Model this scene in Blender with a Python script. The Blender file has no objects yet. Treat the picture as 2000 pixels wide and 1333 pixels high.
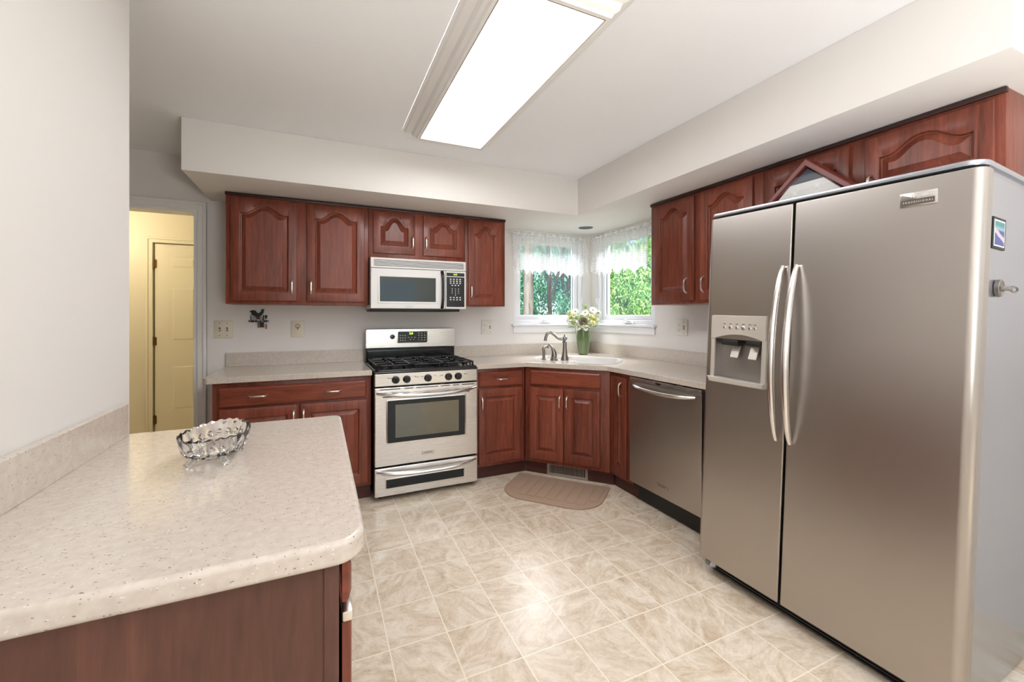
import bpy, bmesh, math, random
from mathutils import Matrix, Vector, Euler
random.seed(7)
S = bpy.context.scene
COL = S.collection
PI = math.pi
# ------------------------------------------------------------------ camera, light, exposure
cd = bpy.data.cameras.new('camera'); cam = bpy.data.objects.new('camera', cd); COL.objects.link(cam)
cam.location = (-2.613, -3.7321, 1.2913); cam.rotation_euler = (PI/2, 0, -0.4265)
cd.sensor_width = 36; cd.lens = 36*827.9/2000; cd.shift_y = (617.3-666.5)/2000; cd.clip_start = 0.05
S.camera = cam
S.view_settings.view_transform = 'Standard'; S.view_settings.look = 'None'
S.view_settings.gamma = 1; S.view_settings.exposure = 1.0
try: S.view_settings.use_curve_mapping = False
except Exception: pass
w = bpy.data.worlds.new('sky'); S.world = w; w.use_nodes = True
nt = w.node_tree; bgn = nt.nodes['Background']
sky = nt.nodes.new('ShaderNodeTexSky'); sky.sky_type = 'HOSEK_WILKIE'
sky.sun_direction = Vector((-0.55, -0.6, 0.8)).normalized(); sky.turbidity = 3.0
nt.links.new(sky.outputs[0], bgn.inputs[0]); bgn.inputs[1].default_value = 4.0
def lamp(name, typ, loc, energy, color=(1, 1, 1), rot=(0, 0, 0), **k):
    d = bpy.data.lights.new(name, typ); d.energy = energy; d.color = color
    for a, v in k.items(): setattr(d, a, v)
    o = bpy.data.objects.new(name, d); COL.objects.link(o); o.location = loc; o.rotation_euler = rot
    return o
sun = lamp('sun', 'SUN', (0, 0, 8), 5.8, (1, .95, .85), angle=.02)
sun.rotation_euler = Vector((0.5, 0.72, -0.85)).to_track_quat('-Z', 'Y').to_euler()
# added fills: outside above the corner windows, and an unseen uplight behind the camera
def aimed(o, p): o.rotation_euler = (Vector(p)-o.location).to_track_quat('-Z', 'Y').to_euler(); return o
aimed(lamp('fill_above_back_window', 'AREA', (-.5, 1.15, 3.1), 130, (.95, .98, 1), shape='RECTANGLE', size=1.6, size_y=1.0), (-.5, -.25, 1.1))
aimed(lamp('fill_above_side_window', 'AREA', (1.2, -.55, 3.1), 130, (.95, .98, 1), shape='RECTANGLE', size=1.6, size_y=1.0), (-.25, -.5, 1.1))
aimed(lamp('unseen_fill_uplight', 'AREA', (-1.75, -4.95, 1.05), 43, (.96, .98, 1), shape='RECTANGLE', size=.7, size_y=.5), (-1.75, -4.87, 3.0))
lamp('hall_lamp', 'POINT', (-4.62, 1.0, 2.15), 7.5, (1, .86, .60), shadow_soft_size=.12)

# ------------------------------------------------------------------ materials
def mat(name, col, rough=.5, metal=0, **k):
    m = bpy.data.materials.new(name); m.use_nodes = True
    b = m.node_tree.nodes['Principled BSDF']
    b.inputs['Base Color'].default_value = (*col, 1); b.inputs['Roughness'].default_value = rough; b.inputs['Metallic'].default_value = metal
    for a, v in k.items(): b.inputs[a.replace('_', ' ')].default_value = v
    return m
def nd(m, typ, **k):
    n = m.node_tree.nodes.new(typ)
    for a, v in k.items(): setattr(n, a, v)
    return n
def lk(m, a, b): m.node_tree.links.new(a, b)
def bsdf(m): return m.node_tree.nodes['Principled BSDF']
def math_(m, op, a, b=None, c=None):
    n = nd(m, 'ShaderNodeMath', operation=op)
    for i, x in enumerate((a, b, c)):
        if x is None: continue
        if isinstance(x, (int, float)): n.inputs[i].default_value = x
        else: lk(m, x, n.inputs[i])
    return n.outputs[0]
def ramp(m, fac, stops):
    n = nd(m, 'ShaderNodeValToRGB'); e = n.color_ramp.elements
    while len(e) < len(stops): e.new(.5)
    for i, (p, c) in enumerate(stops): e[i].position = p; e[i].color = (*c, 1)
    lk(m, fac, n.inputs[0]); return n.outputs[0]
def coords(m, scale=(1, 1, 1), kind='Object'):
    t = nd(m, 'ShaderNodeTexCoord'); mp = nd(m, 'ShaderNodeMapping'); mp.inputs['Scale'].default_value = scale
    lk(m, t.outputs[kind], mp.inputs[0]); return mp.outputs[0]
def noise(m, vec, scale, detail=3, dist=0., rough=.55):
    n = nd(m, 'ShaderNodeTexNoise'); n.inputs['Scale'].default_value = scale; n.inputs['Detail'].default_value = detail
    n.inputs['Distortion'].default_value = dist; n.inputs['Roughness'].default_value = rough
    lk(m, vec, n.inputs['Vector']); return n.outputs[0]
def bump(m, h, strength, dist=.001):
    n = nd(m, 'ShaderNodeBump'); n.inputs['Strength'].default_value = strength; n.inputs['Distance'].default_value = dist
    lk(m, h, n.inputs['Height']); lk(m, n.outputs[0], bsdf(m).inputs['Normal'])
def mixc(m, f, a, b, typ='MIX'):
    n = nd(m, 'ShaderNodeMix', data_type='RGBA', blend_type=typ)
    for s, x in ((n.inputs['Factor'], f), (n.inputs[6], a), (n.inputs[7], b)):
        if isinstance(x, (int, float)): s.default_value = x
        elif isinstance(x, tuple): s.default_value = (*x, 1)
        else: lk(m, x, s)
    return n.outputs[2]
def wood(name, dark, light, grain='z', rough=.33):
    m = mat(name, dark, rough)
    sc = {'z': (9, 9, .9), 'x': (.9, 9, 9)}[grain]
    v = coords(m, sc)
    n1 = noise(m, v, 3.0, 4, 1.2); n2 = noise(m, v, 14, 3, .3)
    oi = nd(m, 'ShaderNodeObjectInfo')
    f = math_(m, 'ADD', math_(m, 'MULTIPLY', n1, .7), math_(m, 'MULTIPLY', n2, .3))
    f = math_(m, 'ADD', f, math_(m, 'MULTIPLY', math_(m, 'SUBTRACT', oi.outputs['Random'], .5), .14))
    c = ramp(m, f, [(.25, dark), (.75, light)])
    # glued-up boards of slightly different tone
    w2 = nd(m, 'ShaderNodeTexWhiteNoise', noise_dimensions='2D')
    tc = nd(m, 'ShaderNodeTexCoord'); sx = nd(m, 'ShaderNodeSeparateXYZ'); lk(m, tc.outputs['Object'], sx.inputs[0])
    cb = nd(m, 'ShaderNodeCombineXYZ'); ax = sx.outputs[0] if grain == 'z' else sx.outputs[2]
    lk(m, math_(m, 'FLOOR', math_(m, 'MULTIPLY', ax, 13.)), cb.inputs[0]); lk(m, math_(m, 'FLOOR', math_(m, 'MULTIPLY', oi.outputs['Random'], 50)), cb.inputs[1])
    lk(m, cb.outputs[0], w2.inputs['Vector'])
    hv = nd(m, 'ShaderNodeHueSaturation'); lk(m, c, hv.inputs['Color'])
    lk(m, math_(m, 'ADD', math_(m, 'MULTIPLY', w2.outputs['Value'], .26), .87), hv.inputs['Value'])
    lk(m, hv.outputs[0], bsdf(m).inputs['Base Color'])
    bsdf(m).inputs['Coat Weight'].default_value = .12; bsdf(m).inputs['Specular IOR Level'].default_value = .38; bsdf(m).inputs['Coat Roughness'].default_value = .22
    bump(m, n2, .06); return m
def plaster(name, col):
    m = mat(name, col, .6); v = coords(m); bump(m, noise(m, v, 220, 2), .05, .0008); return m
def brushed(name, col, rough, axis):
    m = mat(name, col, rough, 1.0)
    sc = [6, 6, 6]; 
    for a in 'xyz':
        if a in axis: sc['xyz'.index(a)] = 900
    n = noise(m, coords(m, tuple(sc)), 1, 2)
    lk(m, math_(m, 'ADD', math_(m, 'MULTIPLY', n, .04), rough-.02), bsdf(m).inputs['Roughness'])
    bump(m, n, .012, .0003)
    return m
M = {}
M['wall'] = plaster('wall_paint', (.82, .785, .75)); M['ceil'] = plaster('ceiling_paint', (.945, .95, .965))
M['cream'] = mat('cream_paint', (.82, .75, .56), .4); M['trim'] = mat('white_trim_paint', (.84, .82, .79), .35)
M['vinyl'] = mat('white_window_vinyl', (.88, .88, .9), .35)
M['wood'] = wood('cherry_wood', (.095, .021, .011), (.30, .075, .042)); M['woodx'] = wood('cherry_wood_across', (.105, .023, .012), (.32, .078, .042), 'x')
M['side'] = wood('cherry_side_panel', (.075, .030, .020), (.165, .068, .045), 'z', .45)
M['dkwood'] = mat('dark_wood_edge', (.035, .012, .01), .4)
M['toe'] = wood('toe_kick_wood', (.045, .012, .009), (.10, .028, .02), 'x', .45)
M['nickel'] = mat('satin_nickel', (.80, .76, .70), .28, 1.0)
M['steel'] = brushed('brushed_steel', (.46, .425, .395), .33, 'z'); M['steel_light'] = brushed('bright_brushed_steel', (.72, .70, .675), .27, 'z')
M['handle'] = mat('polished_steel', (.74, .72, .70), .2, 1.0)
M['silver'] = mat('silver_plastic', (.60, .56, .50), .38, .35)
M['grey'] = mat('grey_metal_paint', (.42, .435, .475), .26, .85); M['white_app'] = mat('almond_white_plastic', (.80, .79, .765), .3)
M['black'] = mat('black_enamel', (.008, .008, .009), .15); M['mblack'] = mat('matt_black', (.012, .012, .012), .5)
M['iron'] = mat('cast_iron', (.02, .02, .021), .42, .3); M['glassblk'] = mat('dark_oven_glass', (.010, .012, .014), .05, 0, Specular_IOR_Level=.4)
M['ovenpane'] = mat('bronze_oven_pane', (.175, .17, .14), .07, .85); M['mwglass'] = mat('microwave_window', (.04, .05, .048), .06, 0, Specular_IOR_Level=.5)
M['pewter'] = mat('antique_pewter', (.30, .28, .265), .3, 1.0); M['vent'] = mat('bronze_grille', (.36, .30, .25), .4, .5)
M['plate'] = mat('ivory_plate', (.78, .70, .57), .35); M['platew'] = mat('pale_plate', (.80, .76, .68), .35)
M['brass'] = mat('dark_brass', (.16, .09, .03), .35, 1.0); M['sink'] = mat('white_sink', (.64, .62, .60), .25)
M['green'] = mat('green_glaze', (.105, .155, .06), .2, 0, Coat_Weight=.5)
M['red'] = mat('red_key', (.35, .03, .04), .4); M['rooster'] = mat('painted_iron', (.018, .024, .022), .5); M['rust'] = mat('rust_paint', (.20, .05, .03), .5)
M['leafin'] = mat('leaf_green', (.10, .24, .05), .5); M['stem'] = mat('stem_green', (.10, .17, .05), .6)
M['petal'] = mat('white_petal', (.82, .82, .70), .6); M['petaly'] = mat('yellow_petal', (.72, .70, .30), .6); M['petalr'] = mat('olive_rose_petal', (.26, .22, .12), .6)
M['petalc'] = mat('cream_petal', (.80, .75, .55), .6); M['yel'] = mat('flower_eye', (.55, .30, .05), .7); M['gbud'] = mat('green_bud', (.30, .45, .12), .6)
M['redwood'] = mat('red_frame_wood', (.20, .042, .03), .3); M['white'] = mat('white_cloth', (.80, .79, .76), .8); M['navy'] = mat('navy_cloth', (.055, .06, .085), .8)
M['print'] = mat('pale_print', (.62, .62, .6), .5); M['dkprint'] = mat('dark_print', (.06, .06, .06), .5)
def emis(name, col, s):
    m = mat(name, col, .5); bsdf(m).inputs['Emission Color'].default_value = (*col, 1); bsdf(m).inputs['Emission Strength'].default_value = s; return m
M['lens'] = emis('lit_diffuser', (.985, .985, 1), 6.6); M['digit'] = emis('green_digits', (.55, 1, .08), 1.6)
def thin_glass():
    m = bpy.data.materials.new('window_glass'); m.use_nodes = True; t = m.node_tree; t.nodes.clear()
    o = t.nodes.new('ShaderNodeOutputMaterial'); a = t.nodes.new('ShaderNodeBsdfTransparent'); g = t.nodes.new('ShaderNodeBsdfGlossy'); g.inputs['Roughness'].default_value = 0.0
    x = t.nodes.new('ShaderNodeMixShader'); f = t.nodes.new('ShaderNodeValue'); f.outputs[0].default_value = .06
    t.links.new(f.outputs[0], x.inputs[0]); t.links.new(a.outputs[0], x.inputs[1]); t.links.new(g.outputs[0], x.inputs[2]); t.links.new(x.outputs[0], o.inputs[0]); return m
M['glass'] = thin_glass()
M['crystal'] = mat('cut_crystal', (1, 1, 1), .0, 0, Transmission_Weight=1.0, IOR=1.5)
def stone():
    m = mat('speckled_quartz', (.8, .74, .66), .15, 0, Coat_Weight=.25, Coat_Roughness=.08)
    v = coords(m); base = ramp(m, noise(m, v, 60, 3), [(.3, (.575, .50, .43)), (.7, (.66, .59, .515))])
    vw = nd(m, 'ShaderNodeTexNoise'); vw.inputs['Scale'].default_value = 160; lk(m, v, vw.inputs['Vector']); va = nd(m, 'ShaderNodeVectorMath', operation='MULTIPLY_ADD'); lk(m, vw.outputs['Color'], va.inputs[0]); va.inputs[1].default_value = (.006, .006, .006); lk(m, coords(m, (.62, 1, 1)), va.inputs[2]); vd = va.outputs[0]
    def specks(scale, thr, cell):
        vo = nd(m, 'ShaderNodeTexVoronoi'); vo.inputs['Scale'].default_value = scale; lk(m, vd, vo.inputs['Vector'])
        sp = nd(m, 'ShaderNodeSeparateColor'); lk(m, vo.outputs['Color'], sp.inputs[0])
        return math_(m, 'MULTIPLY', math_(m, 'LESS_THAN', vo.outputs['Distance'], thr), math_(m, 'LESS_THAN', sp.outputs[0], cell))
    c = mixc(m, math_(m, 'MULTIPLY', specks(210, .26, .12), .6), base, (.82, .79, .75))
    c = mixc(m, math_(m, 'MULTIPLY', specks(190, .24, .12), .5), c, (.34, .26, .19))
    c = mixc(m, math_(m, 'MULTIPLY', specks(250, .28, .10), .75), c, (.14, .11, .09))
    lk(m, c, bsdf(m).inputs['Base Color']); return m
M['stone'] = stone()
def floor_mat():
    m = mat('vinyl_tile_floor', (.7, .6, .45), .27)
    tc = nd(m, 'ShaderNodeTexCoord'); sp = nd(m, 'ShaderNodeSeparateXYZ'); lk(m, tc.outputs['Object'], sp.inputs[0])
    tx = math_(m, 'DIVIDE', math_(m, 'ADD', sp.outputs[0], 1.683+.2278*40), .2278); ty = math_(m, 'DIVIDE', math_(m, 'ADD', sp.outputs[1], 1.561+.2432*40), .2432)
    ix, iy = math_(m, 'FLOOR', tx), math_(m, 'FLOOR', ty); fx, fy = math_(m, 'FRACT', tx), math_(m, 'FRACT', ty)
    ex = math_(m, 'MINIMUM', fx, math_(m, 'SUBTRACT', 1, fx)); ey = math_(m, 'MINIMUM', fy, math_(m, 'SUBTRACT', 1, fy))
    g = math_(m, 'LESS_THAN', math_(m, 'MINIMUM', ex, ey), .010)
    cb = nd(m, 'ShaderNodeCombineXYZ'); lk(m, ix, cb.inputs[0]); lk(m, iy, cb.inputs[1])
    wn = nd(m, 'ShaderNodeTexWhiteNoise', noise_dimensions='2D'); lk(m, cb.outputs[0], wn.inputs['Vector'])
    off = nd(m, 'ShaderNodeVectorMath', operation='MULTIPLY_ADD'); lk(m, wn.outputs['Color'], off.inputs[0]); off.inputs[1].default_value = (37, 37, 37); lk(m, tc.outputs['Object'], off.inputs[2])
    rot = nd(m, 'ShaderNodeVectorRotate', rotation_type='Z_AXIS'); lk(m, off.outputs[0], rot.inputs[0]); lk(m, math_(m, 'MULTIPLY', wn.outputs['Value'], 6.28), rot.inputs['Angle'])
    mp = nd(m, 'ShaderNodeMapping'); mp.inputs['Scale'].default_value = (2.6, 4.6, 1); lk(m, rot.outputs[0], mp.inputs[0])
    n1 = noise(m, mp.outputs[0], 2.4, 7, 1.4, .68); n2 = noise(m, mp.outputs[0], 9, 6, 2.0, .75)
    f = math_(m, 'ADD', math_(m, 'MULTIPLY', n1, .65), math_(m, 'MULTIPLY', n2, .35))
    c = ramp(m, f, [(.32, (.46, .335, .215)), (.43, (.64, .52, .385)), (.53, (.755, .65, .52)), (.66, (.87, .80, .70))])
    c = mixc(m, g, c, (.90, .81, .67))
    lk(m, c, bsdf(m).inputs['Base Color'])
    bump(m, math_(m, 'SUBTRACT', n2, math_(m, 'MULTIPLY', g, .5)), .10, .0012); return m
M['floor'] = floor_mat()
def rug_mat():
    m = mat('tan_pile', (.44, .30, .21), .95); v = coords(m)
    n = noise(m, v, 500, 2); lk(m, ramp(m, n, [(.3, (.36, .245, .17)), (.7, (.50, .355, .26))]), bsdf(m).inputs['Base Color']); bump(m, n, .5, .003); return m
M['rug'] = rug_mat()
def leaf_mat(name, a, b, c):
    m = mat(name, a, .55); v = coords(m, kind='Object')
    lk(m, ramp(m, noise(m, v, 11, 3, .5), [(.34, a), (.48, b), (.64, c)]), bsdf(m).inputs['Base Color'])
    t = nd(m, 'ShaderNodeBsdfTranslucent'); t.inputs[0].default_value = (b[0]*1.3, b[1]*1.3, b[2], 1)
    x = nd(m, 'ShaderNodeMixShader'); x.inputs[0].default_value = .3
    lk(m, bsdf(m).outputs[0], x.inputs[1]); lk(m, t.outputs[0], x.inputs[2]); lk(m, x.outputs[0], m.node_tree.nodes['Material Output'].inputs[0]); return m
M['leafA'] = leaf_mat('bluish_leaves', (.012, .085, .06), (.05, .26, .15), (.30, .58, .36)); M['leafB'] = leaf_mat('bright_leaves', (.03, .15, .03), (.19, .44, .08), (.62, .80, .32))
M['bark'] = mat('grey_bark', (.2, .18, .16), .9); _m = M['bark']; lk(_m, ramp(_m, noise(_m, coords(_m, (6, 6, 1.6)), 1.6, 5, .8), [(.35, (.10, .085, .075)), (.6, (.24, .215, .195))]), bsdf(_m).inputs['Base Color']); M['barkd'] = mat('dark_bark', (.022, .018, .016), .95); M['ground'] = mat('leaf_litter', (.10, .14, .05), .95)
def lace():
    m = bpy.data.materials.new('lace'); m.use_nodes = True; t = m.node_tree; t.nodes.clear()
    o = nd(m, 'ShaderNodeOutputMaterial'); tr = nd(m, 'ShaderNodeBsdfTransparent'); df = nd(m, 'ShaderNodeBsdfDiffuse'); tl = nd(m, 'ShaderNodeBsdfTranslucent')
    df.inputs[0].default_value = (.93, .93, .93, 1); tl.inputs[0].default_value = (.95, .95, .95, 1)
    a = nd(m, 'ShaderNodeMixShader'); a.inputs[0].default_value = .45; lk(m, df.outputs[0], a.inputs[1]); lk(m, tl.outputs[0], a.inputs[2])
    uv = nd(m, 'ShaderNodeUVMap'); sp = nd(m, 'ShaderNodeSeparateXYZ'); lk(m, uv.outputs[0], sp.inputs[0])
    U, V = sp.outputs[0], sp.outputs[1]                        # metres along the cloth / up from the hem
    cell = .125
    cu = math_(m, 'MULTIPLY', math_(m, 'SUBTRACT', math_(m, 'FRACT', math_(m, 'DIVIDE', U, cell)), .5), cell)
    dv = math_(m, 'ADD', V, math_(m, 'MULTIPLY', math_(m, 'ABSOLUTE', cu), -1.2))
    rib = math_(m, 'SINE', math_(m, 'MULTIPLY', dv, 330))
    fan = math_(m, 'LESS_THAN', V, .15)
    fanl = math_(m, 'MULTIPLY', fan, math_(m, 'GREATER_THAN', rib, -.15))
    nz = noise(m, uv.outputs[0], 130, 2); dots = math_(m, 'GREATER_THAN', nz, .54)
    body = math_(m, 'ADD', math_(m, 'MULTIPLY', dots, .26), .40)
    al = math_(m, 'ADD', math_(m, 'MULTIPLY', body, math_(m, 'SUBTRACT', 1, fan)), math_(m, 'ADD', math_(m, 'MULTIPLY', fanl, .52), math_(m, 'MULTIPLY', fan, .33)))
    al = math_(m, 'MAXIMUM', al, math_(m, 'MULTIPLY', math_(m, 'GREATER_THAN', V, .375), .86))
    x = nd(m, 'ShaderNodeMixShader'); lk(m, al, x.inputs[0]); lk(m, tr.outputs[0], x.inputs[1]); lk(m, a.outputs[0], x.inputs[2]); lk(m, x.outputs[0], o.inputs[0]); return m
M['lace'] = lace()

# ------------------------------------------------------------------ mesh builder
class MB:
    def __init__(s): s.bm = bmesh.new(); s.M = Matrix()
    def at(s, m): s.M = m; return s
    def face(s, vs, fs):
        v = [s.bm.verts.new(s.M @ Vector(p)) for p in vs]
        for f in fs:
            try: s.bm.faces.new([v[i] for i in f])
            except ValueError: pass
        return v
    def box(s, x0, x1, y0, y1, z0, z1, b=0, seg=2):
        t = bmesh.new(); bmesh.ops.create_cube(t, size=1)
        for v in t.verts: v.co = Vector(((x0+x1)/2+v.co.x*abs(x1-x0), (y0+y1)/2+v.co.y*abs(y1-y0), (z0+z1)/2+v.co.z*abs(z1-z0)))
        if b: bmesh.ops.bevel(t, geom=t.edges[:], offset=b, segments=seg, affect='EDGES', profile=.5)
        s.merge(t); return s
    def merge(s, t):
        t.transform(s.M); me = bpy.data.meshes.new('t'); t.to_mesh(me); t.free(); s.bm.from_mesh(me); bpy.data.meshes.remove(me)
    def rings(s, rs, cap0=True, cap1=True, close=True):
        n = len(rs[0]); V = []
        for r in rs: V.append([s.bm.verts.new(s.M @ Vector(p)) for p in r])
        for a, b in zip(V, V[1:]):
            for i in range(n if close else n-1):
                j = (i+1) % n
                try: s.bm.faces.new((a[i], a[j], b[j], b[i]))
                except ValueError: pass
        if cap0: s.bm.faces.new(V[0][::-1])
        if cap1: s.bm.faces.new(V[-1])
        return s
    def tube(s, pts, r, seg=10, flat=1., up=(0, 0, 1), cap=True):
        pts = [Vector(p) for p in pts]; R = r if isinstance(r, (list, tuple)) else [r]*len(pts); rs = []
        for i, p in enumerate(pts):
            d = (pts[min(i+1, len(pts)-1)]-pts[max(i-1, 0)]).normalized(); u = Vector(up)
            if abs(d.dot(u)) > .97: u = Vector((1, 0, 0)) if abs(d.x) < .9 else Vector((0, 1, 0))
            a = d.cross(u).normalized(); b = a.cross(d)
            rs.append([p+a*R[i]*math.cos(2*PI*k/seg)+b*R[i]*flat*math.sin(2*PI*k/seg) for k in range(seg)])
        return s.rings(rs, cap, cap)
    def lathe(s, prof, c=(0, 0, 0), seg=24, axis='z', ell=1., cap=True):
        rs = []
        for r, h in prof:
            ring = []
            for k in range(seg):
                a, b = r*math.cos(2*PI*k/seg), r*ell*math.sin(2*PI*k/seg)
                p = {'z': (a, b, h), 'y': (a, h, b), 'x': (h, a, b)}[axis]
                ring.append(Vector(c)+Vector(p))
            rs.append(ring)
        return s.rings(rs, cap, cap)
    def prism(s, poly, a0, a1, axis='z', b=0, seg=2):
        f = {'z': lambda p, h: (p[0], p[1], h), 'y': lambda p, h: (p[0], h, p[1]), 'x': lambda p, h: (h, p[0], p[1])}[axis]
        t = bmesh.new(); A = [t.verts.new(f(p, a0)) for p in poly]; B = [t.verts.new(f(p, a1)) for p in poly]; n = len(poly)
        fa = t.faces.new(A[::-1]); fb = t.faces.new(B)
        for i in range(n): t.faces.new((A[i], A[(i+1) % n], B[(i+1) % n], B[i]))
        bmesh.ops.recalc_face_normals(t, faces=t.faces[:])
        if b: bmesh.ops.bevel(t, geom=list(fa.edges)+list(fb.edges), offset=b, segments=seg, affect='EDGES', profile=.5)
        s.merge(t); return s
    def frame(s, x0, x1, z0, z1, l, r, bt, tp, y0, y1, c=.003):
        O = lambda y, i: [(x0+i, y, z0+i), (x1-i, y, z0+i), (x1-i, y, z1-i), (x0+i, y, z1-i)]
        I = lambda y, i: [(x0+l-i, y, z0+bt-i), (x1-r+i, y, z0+bt-i), (x1-r+i, y, z1-tp+i), (x0+l-i, y, z1-tp+i)]
        return s.rings([O(y1, 0), O(y0+c, 0), O(y0, c), I(y0, c), I(y0+c, 0), I(y1, 0), O(y1, 0)], False, False)
    def build(s, name, m, parent=None, angle=35, origin=None, rn=True):
        if rn: bmesh.ops.recalc_face_normals(s.bm, faces=s.bm.faces[:])
        if origin is not None: s.bm.transform(Matrix.Translation(-Vector(origin)))
        me = bpy.data.meshes.new(name); s.bm.to_mesh(me); s.bm.free()
        me.polygons.foreach_set('use_smooth', [True]*len(me.polygons)); me.set_sharp_from_angle(angle=math.radians(angle))
        o = bpy.data.objects.new(name, me); COL.objects.link(o); me.materials.append(M[m] if isinstance(m, str) else m)
        if m in ('steel', 'steel_light', 'white_app', 'silver', 'stone', 'grey', 'black', 'glassblk'):
            wnm = o.modifiers.new('weighted_normal', 'WEIGHTED_NORMAL'); wnm.keep_sharp = True; wnm.weight = 100
        if parent: o.parent = parent
        if origin is not None: o.location = origin
        return o
def tag(o, label, cat, group=None, kind=None):
    o['label'] = label; o['category'] = cat
    if group: o['group'] = group
    if kind: o['kind'] = kind
    return o
def thing(name, label, cat, loc=(0, 0, 0), rot=(0, 0, 0), group=None):
    o = bpy.data.objects.new(name, None); COL.objects.link(o); o.empty_display_size = .05
    o.location = loc; o.rotation_euler = rot; return tag(o, label, cat, group)
def struct(name, mb, m, angle=35):
    o = mb.build(name, m, None, angle); o['kind'] = 'structure'; return o
def dup(o, parent=None):
    c = o.copy(); COL.objects.link(c)
    if parent: c.parent = parent
    for ch in list(o.children): dup(ch, c)
    return c
def rrect(x0, x1, y0, y1, r, n=6):
    P = []
    rs = r if isinstance(r, (list, tuple)) else [r]*4
    for (cx, cy, a0), q in zip(((x1, y1, 0), (x0, y1, PI/2), (x0, y0, PI), (x1, y0, 3*PI/2)), rs):
        sx = -1 if cx == x1 else 1; sy = -1 if cy == y1 else 1
        if q <= 0: P.append((cx, cy)); continue
        for k in range(n+1): P.append((cx+sx*q+q*math.cos(a0+PI/2*k/n), cy+sy*q+q*math.sin(a0+PI/2*k/n)))
    return P
def text_into(mb, s, size, Mx, depth=.0006, align='CENTER', shear=0):
    c = bpy.data.curves.new('t', 'FONT'); c.body = s; c.size = size; c.extrude = depth; c.align_x = align; c.align_y = 'CENTER'; c.shear = shear; c.resolution_u = 3
    o = bpy.data.objects.new('t', c); COL.objects.link(o); dg = bpy.context.evaluated_depsgraph_get()
    me = bpy.data.meshes.new_from_object(o.evaluated_get(dg)); me.transform(Mx); mb.bm.from_mesh(me)
    bpy.data.objects.remove(o); bpy.data.curves.remove(c); bpy.data.meshes.remove(me)
FRONT = Matrix.Rotation(PI/2, 4, 'X')          # text standing up, facing -y

# ------------------------------------------------------------------ the room
HC, ZS = 2.44, 2.134
struct('floor', MB().box(-4.9, .14, -6.6, .14, -.1, 0), 'floor')
struct('floor_hall', MB().box(-4.9, -3.1, .14, 1.9, -.1, 0), 'floor')
struct('ceiling', MB().box(-5, .14, -6.6, .14, HC, HC+.15), 'ceil')
struct('ceiling_hall', MB().box(-5, -3.1, .14, 1.9, HC, HC+.15), 'ceil')
WX0, WX1, WZ0, WZ1 = -.895, -.111, 1.205, 2.09      # window over the sink, back wall
VY0, VY1 = -.936, -.115                              # window over the sink, right wall
DX0, DX1, DZ = -4.18, -3.418, 2.059
b = MB()
for a in ((-4.9, DX0, 0, HC), (DX0, DX1, DZ, HC), (DX1, WX0, 0, HC), (WX0, WX1, 0, WZ0), (WX0, WX1, WZ1, HC), (WX1, .14, 0, HC)): b.box(a[0], a[1], 0, .14, a[2], a[3])
struct('wall_back', b, 'wall')
b = MB()
for a in ((VY1, 0, 0, HC), (VY0, VY1, 0, WZ0), (VY0, VY1, WZ1, HC), (-5.3, VY0, 0, HC), (-6.2, -5.3, 2.1, HC), (-6.2, -5.3, 0, .9), (-6.6, -6.2, 0, HC)): b.box(0, .14, a[0], a[1], a[2], a[3])
struct('wall_right', b, 'wall')
struct('wall_left', MB().box(-3.30, -3.18, -6.6, -1.945, 0, HC, .004), 'wall')
struct('wall_corridor', MB().box(-5.0, -4.9, -2.2, 1.9, 0, HC), 'wall')
struct('wall_corridor_end', MB().box(-4.9, -3.30, -2.3, -2.2, 0, HC), 'wall')
b = MB()
for a in ((-3.18, -1.65, 0, HC), (-.65, 0, 0, HC), (-1.65, -.65, 2.05, HC), (-1.65, -.65, 0, .4)): b.box(a[0], a[1], -6.6, -6.48, a[2], a[3])
struct('wall_rear', b, 'wall')
b = MB()
for a in ((-4.9, -4.17, 0, HC), (-4.17, -3.36, 2.06, HC), (-3.36, -3.1, 0, HC)): b.box(a[0], a[1], 1.76, 1.82, a[2], a[3])
b.box(-4.9, -3.1, 1.82, 1.9, 0, HC)
struct('wall_hall_end', b, 'cream')
struct('wall_hall_side', MB().box(-3.2, -3.1, .14, 1.76, 0, HC), 'cream')
# soffits over the wall cabinets
DS, DR, SX, SY = .722, .638, -3.337, -3.172
b = MB(); b.prism([(SX, 0), (SX, -DS), (-DR, -DS), (-DR, SY), (0, SY), (0, 0)], ZS, HC, b=.003)
struct('trim_soffit', b, 'wall')
# casing of the doorway and its jambs
b = MB()
def casing(b, x0, x1, z1, y, wd=.058, sgn=-1):
    for q, th in ((0, .012), (wd*.6, .019)):
        O = lambda y, i: [(x0-wd+i, y, 0), (x1+wd-i, y, 0), (x1+wd-i, y, z1+wd-i), (x0-wd+i, y, z1+wd-i)]
        k = wd-q if q == 0 else wd-q
        I = lambda y, i: [(x0-wd+k-i, y, 0), (x1+wd-k+i, y, 0), (x1+wd-k+i, y, z1+wd-k+i), (x0-wd+k-i, y, z1+wd-k+i)]
        rs = [O(y, 0), O(y+sgn*(th-.004), 0), O(y+sgn*th, .004), I(y+sgn*th, .004), I(y+sgn*(th-.004), 0), I(y, 0)]
        rs = [[r[0], r[3], r[2], r[1]] for r in rs]
        b.rings(rs, False, False, False)
casing(b, DX0, DX1, DZ, 0)
b.box(DX1-.02, DX1, -.002, .142, 0, DZ); b.box(DX0, DX0+.02, -.002, .142, 0, DZ); b.box(DX0+.02, DX1-.02, -.002, .142, DZ-.02, DZ)
struct('trim_doorway', b, 'trim')
b = MB(); casing(b, -4.17, -3.36, 2.045, 1.76); struct('trim_hall_door', b, 'cream')
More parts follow.
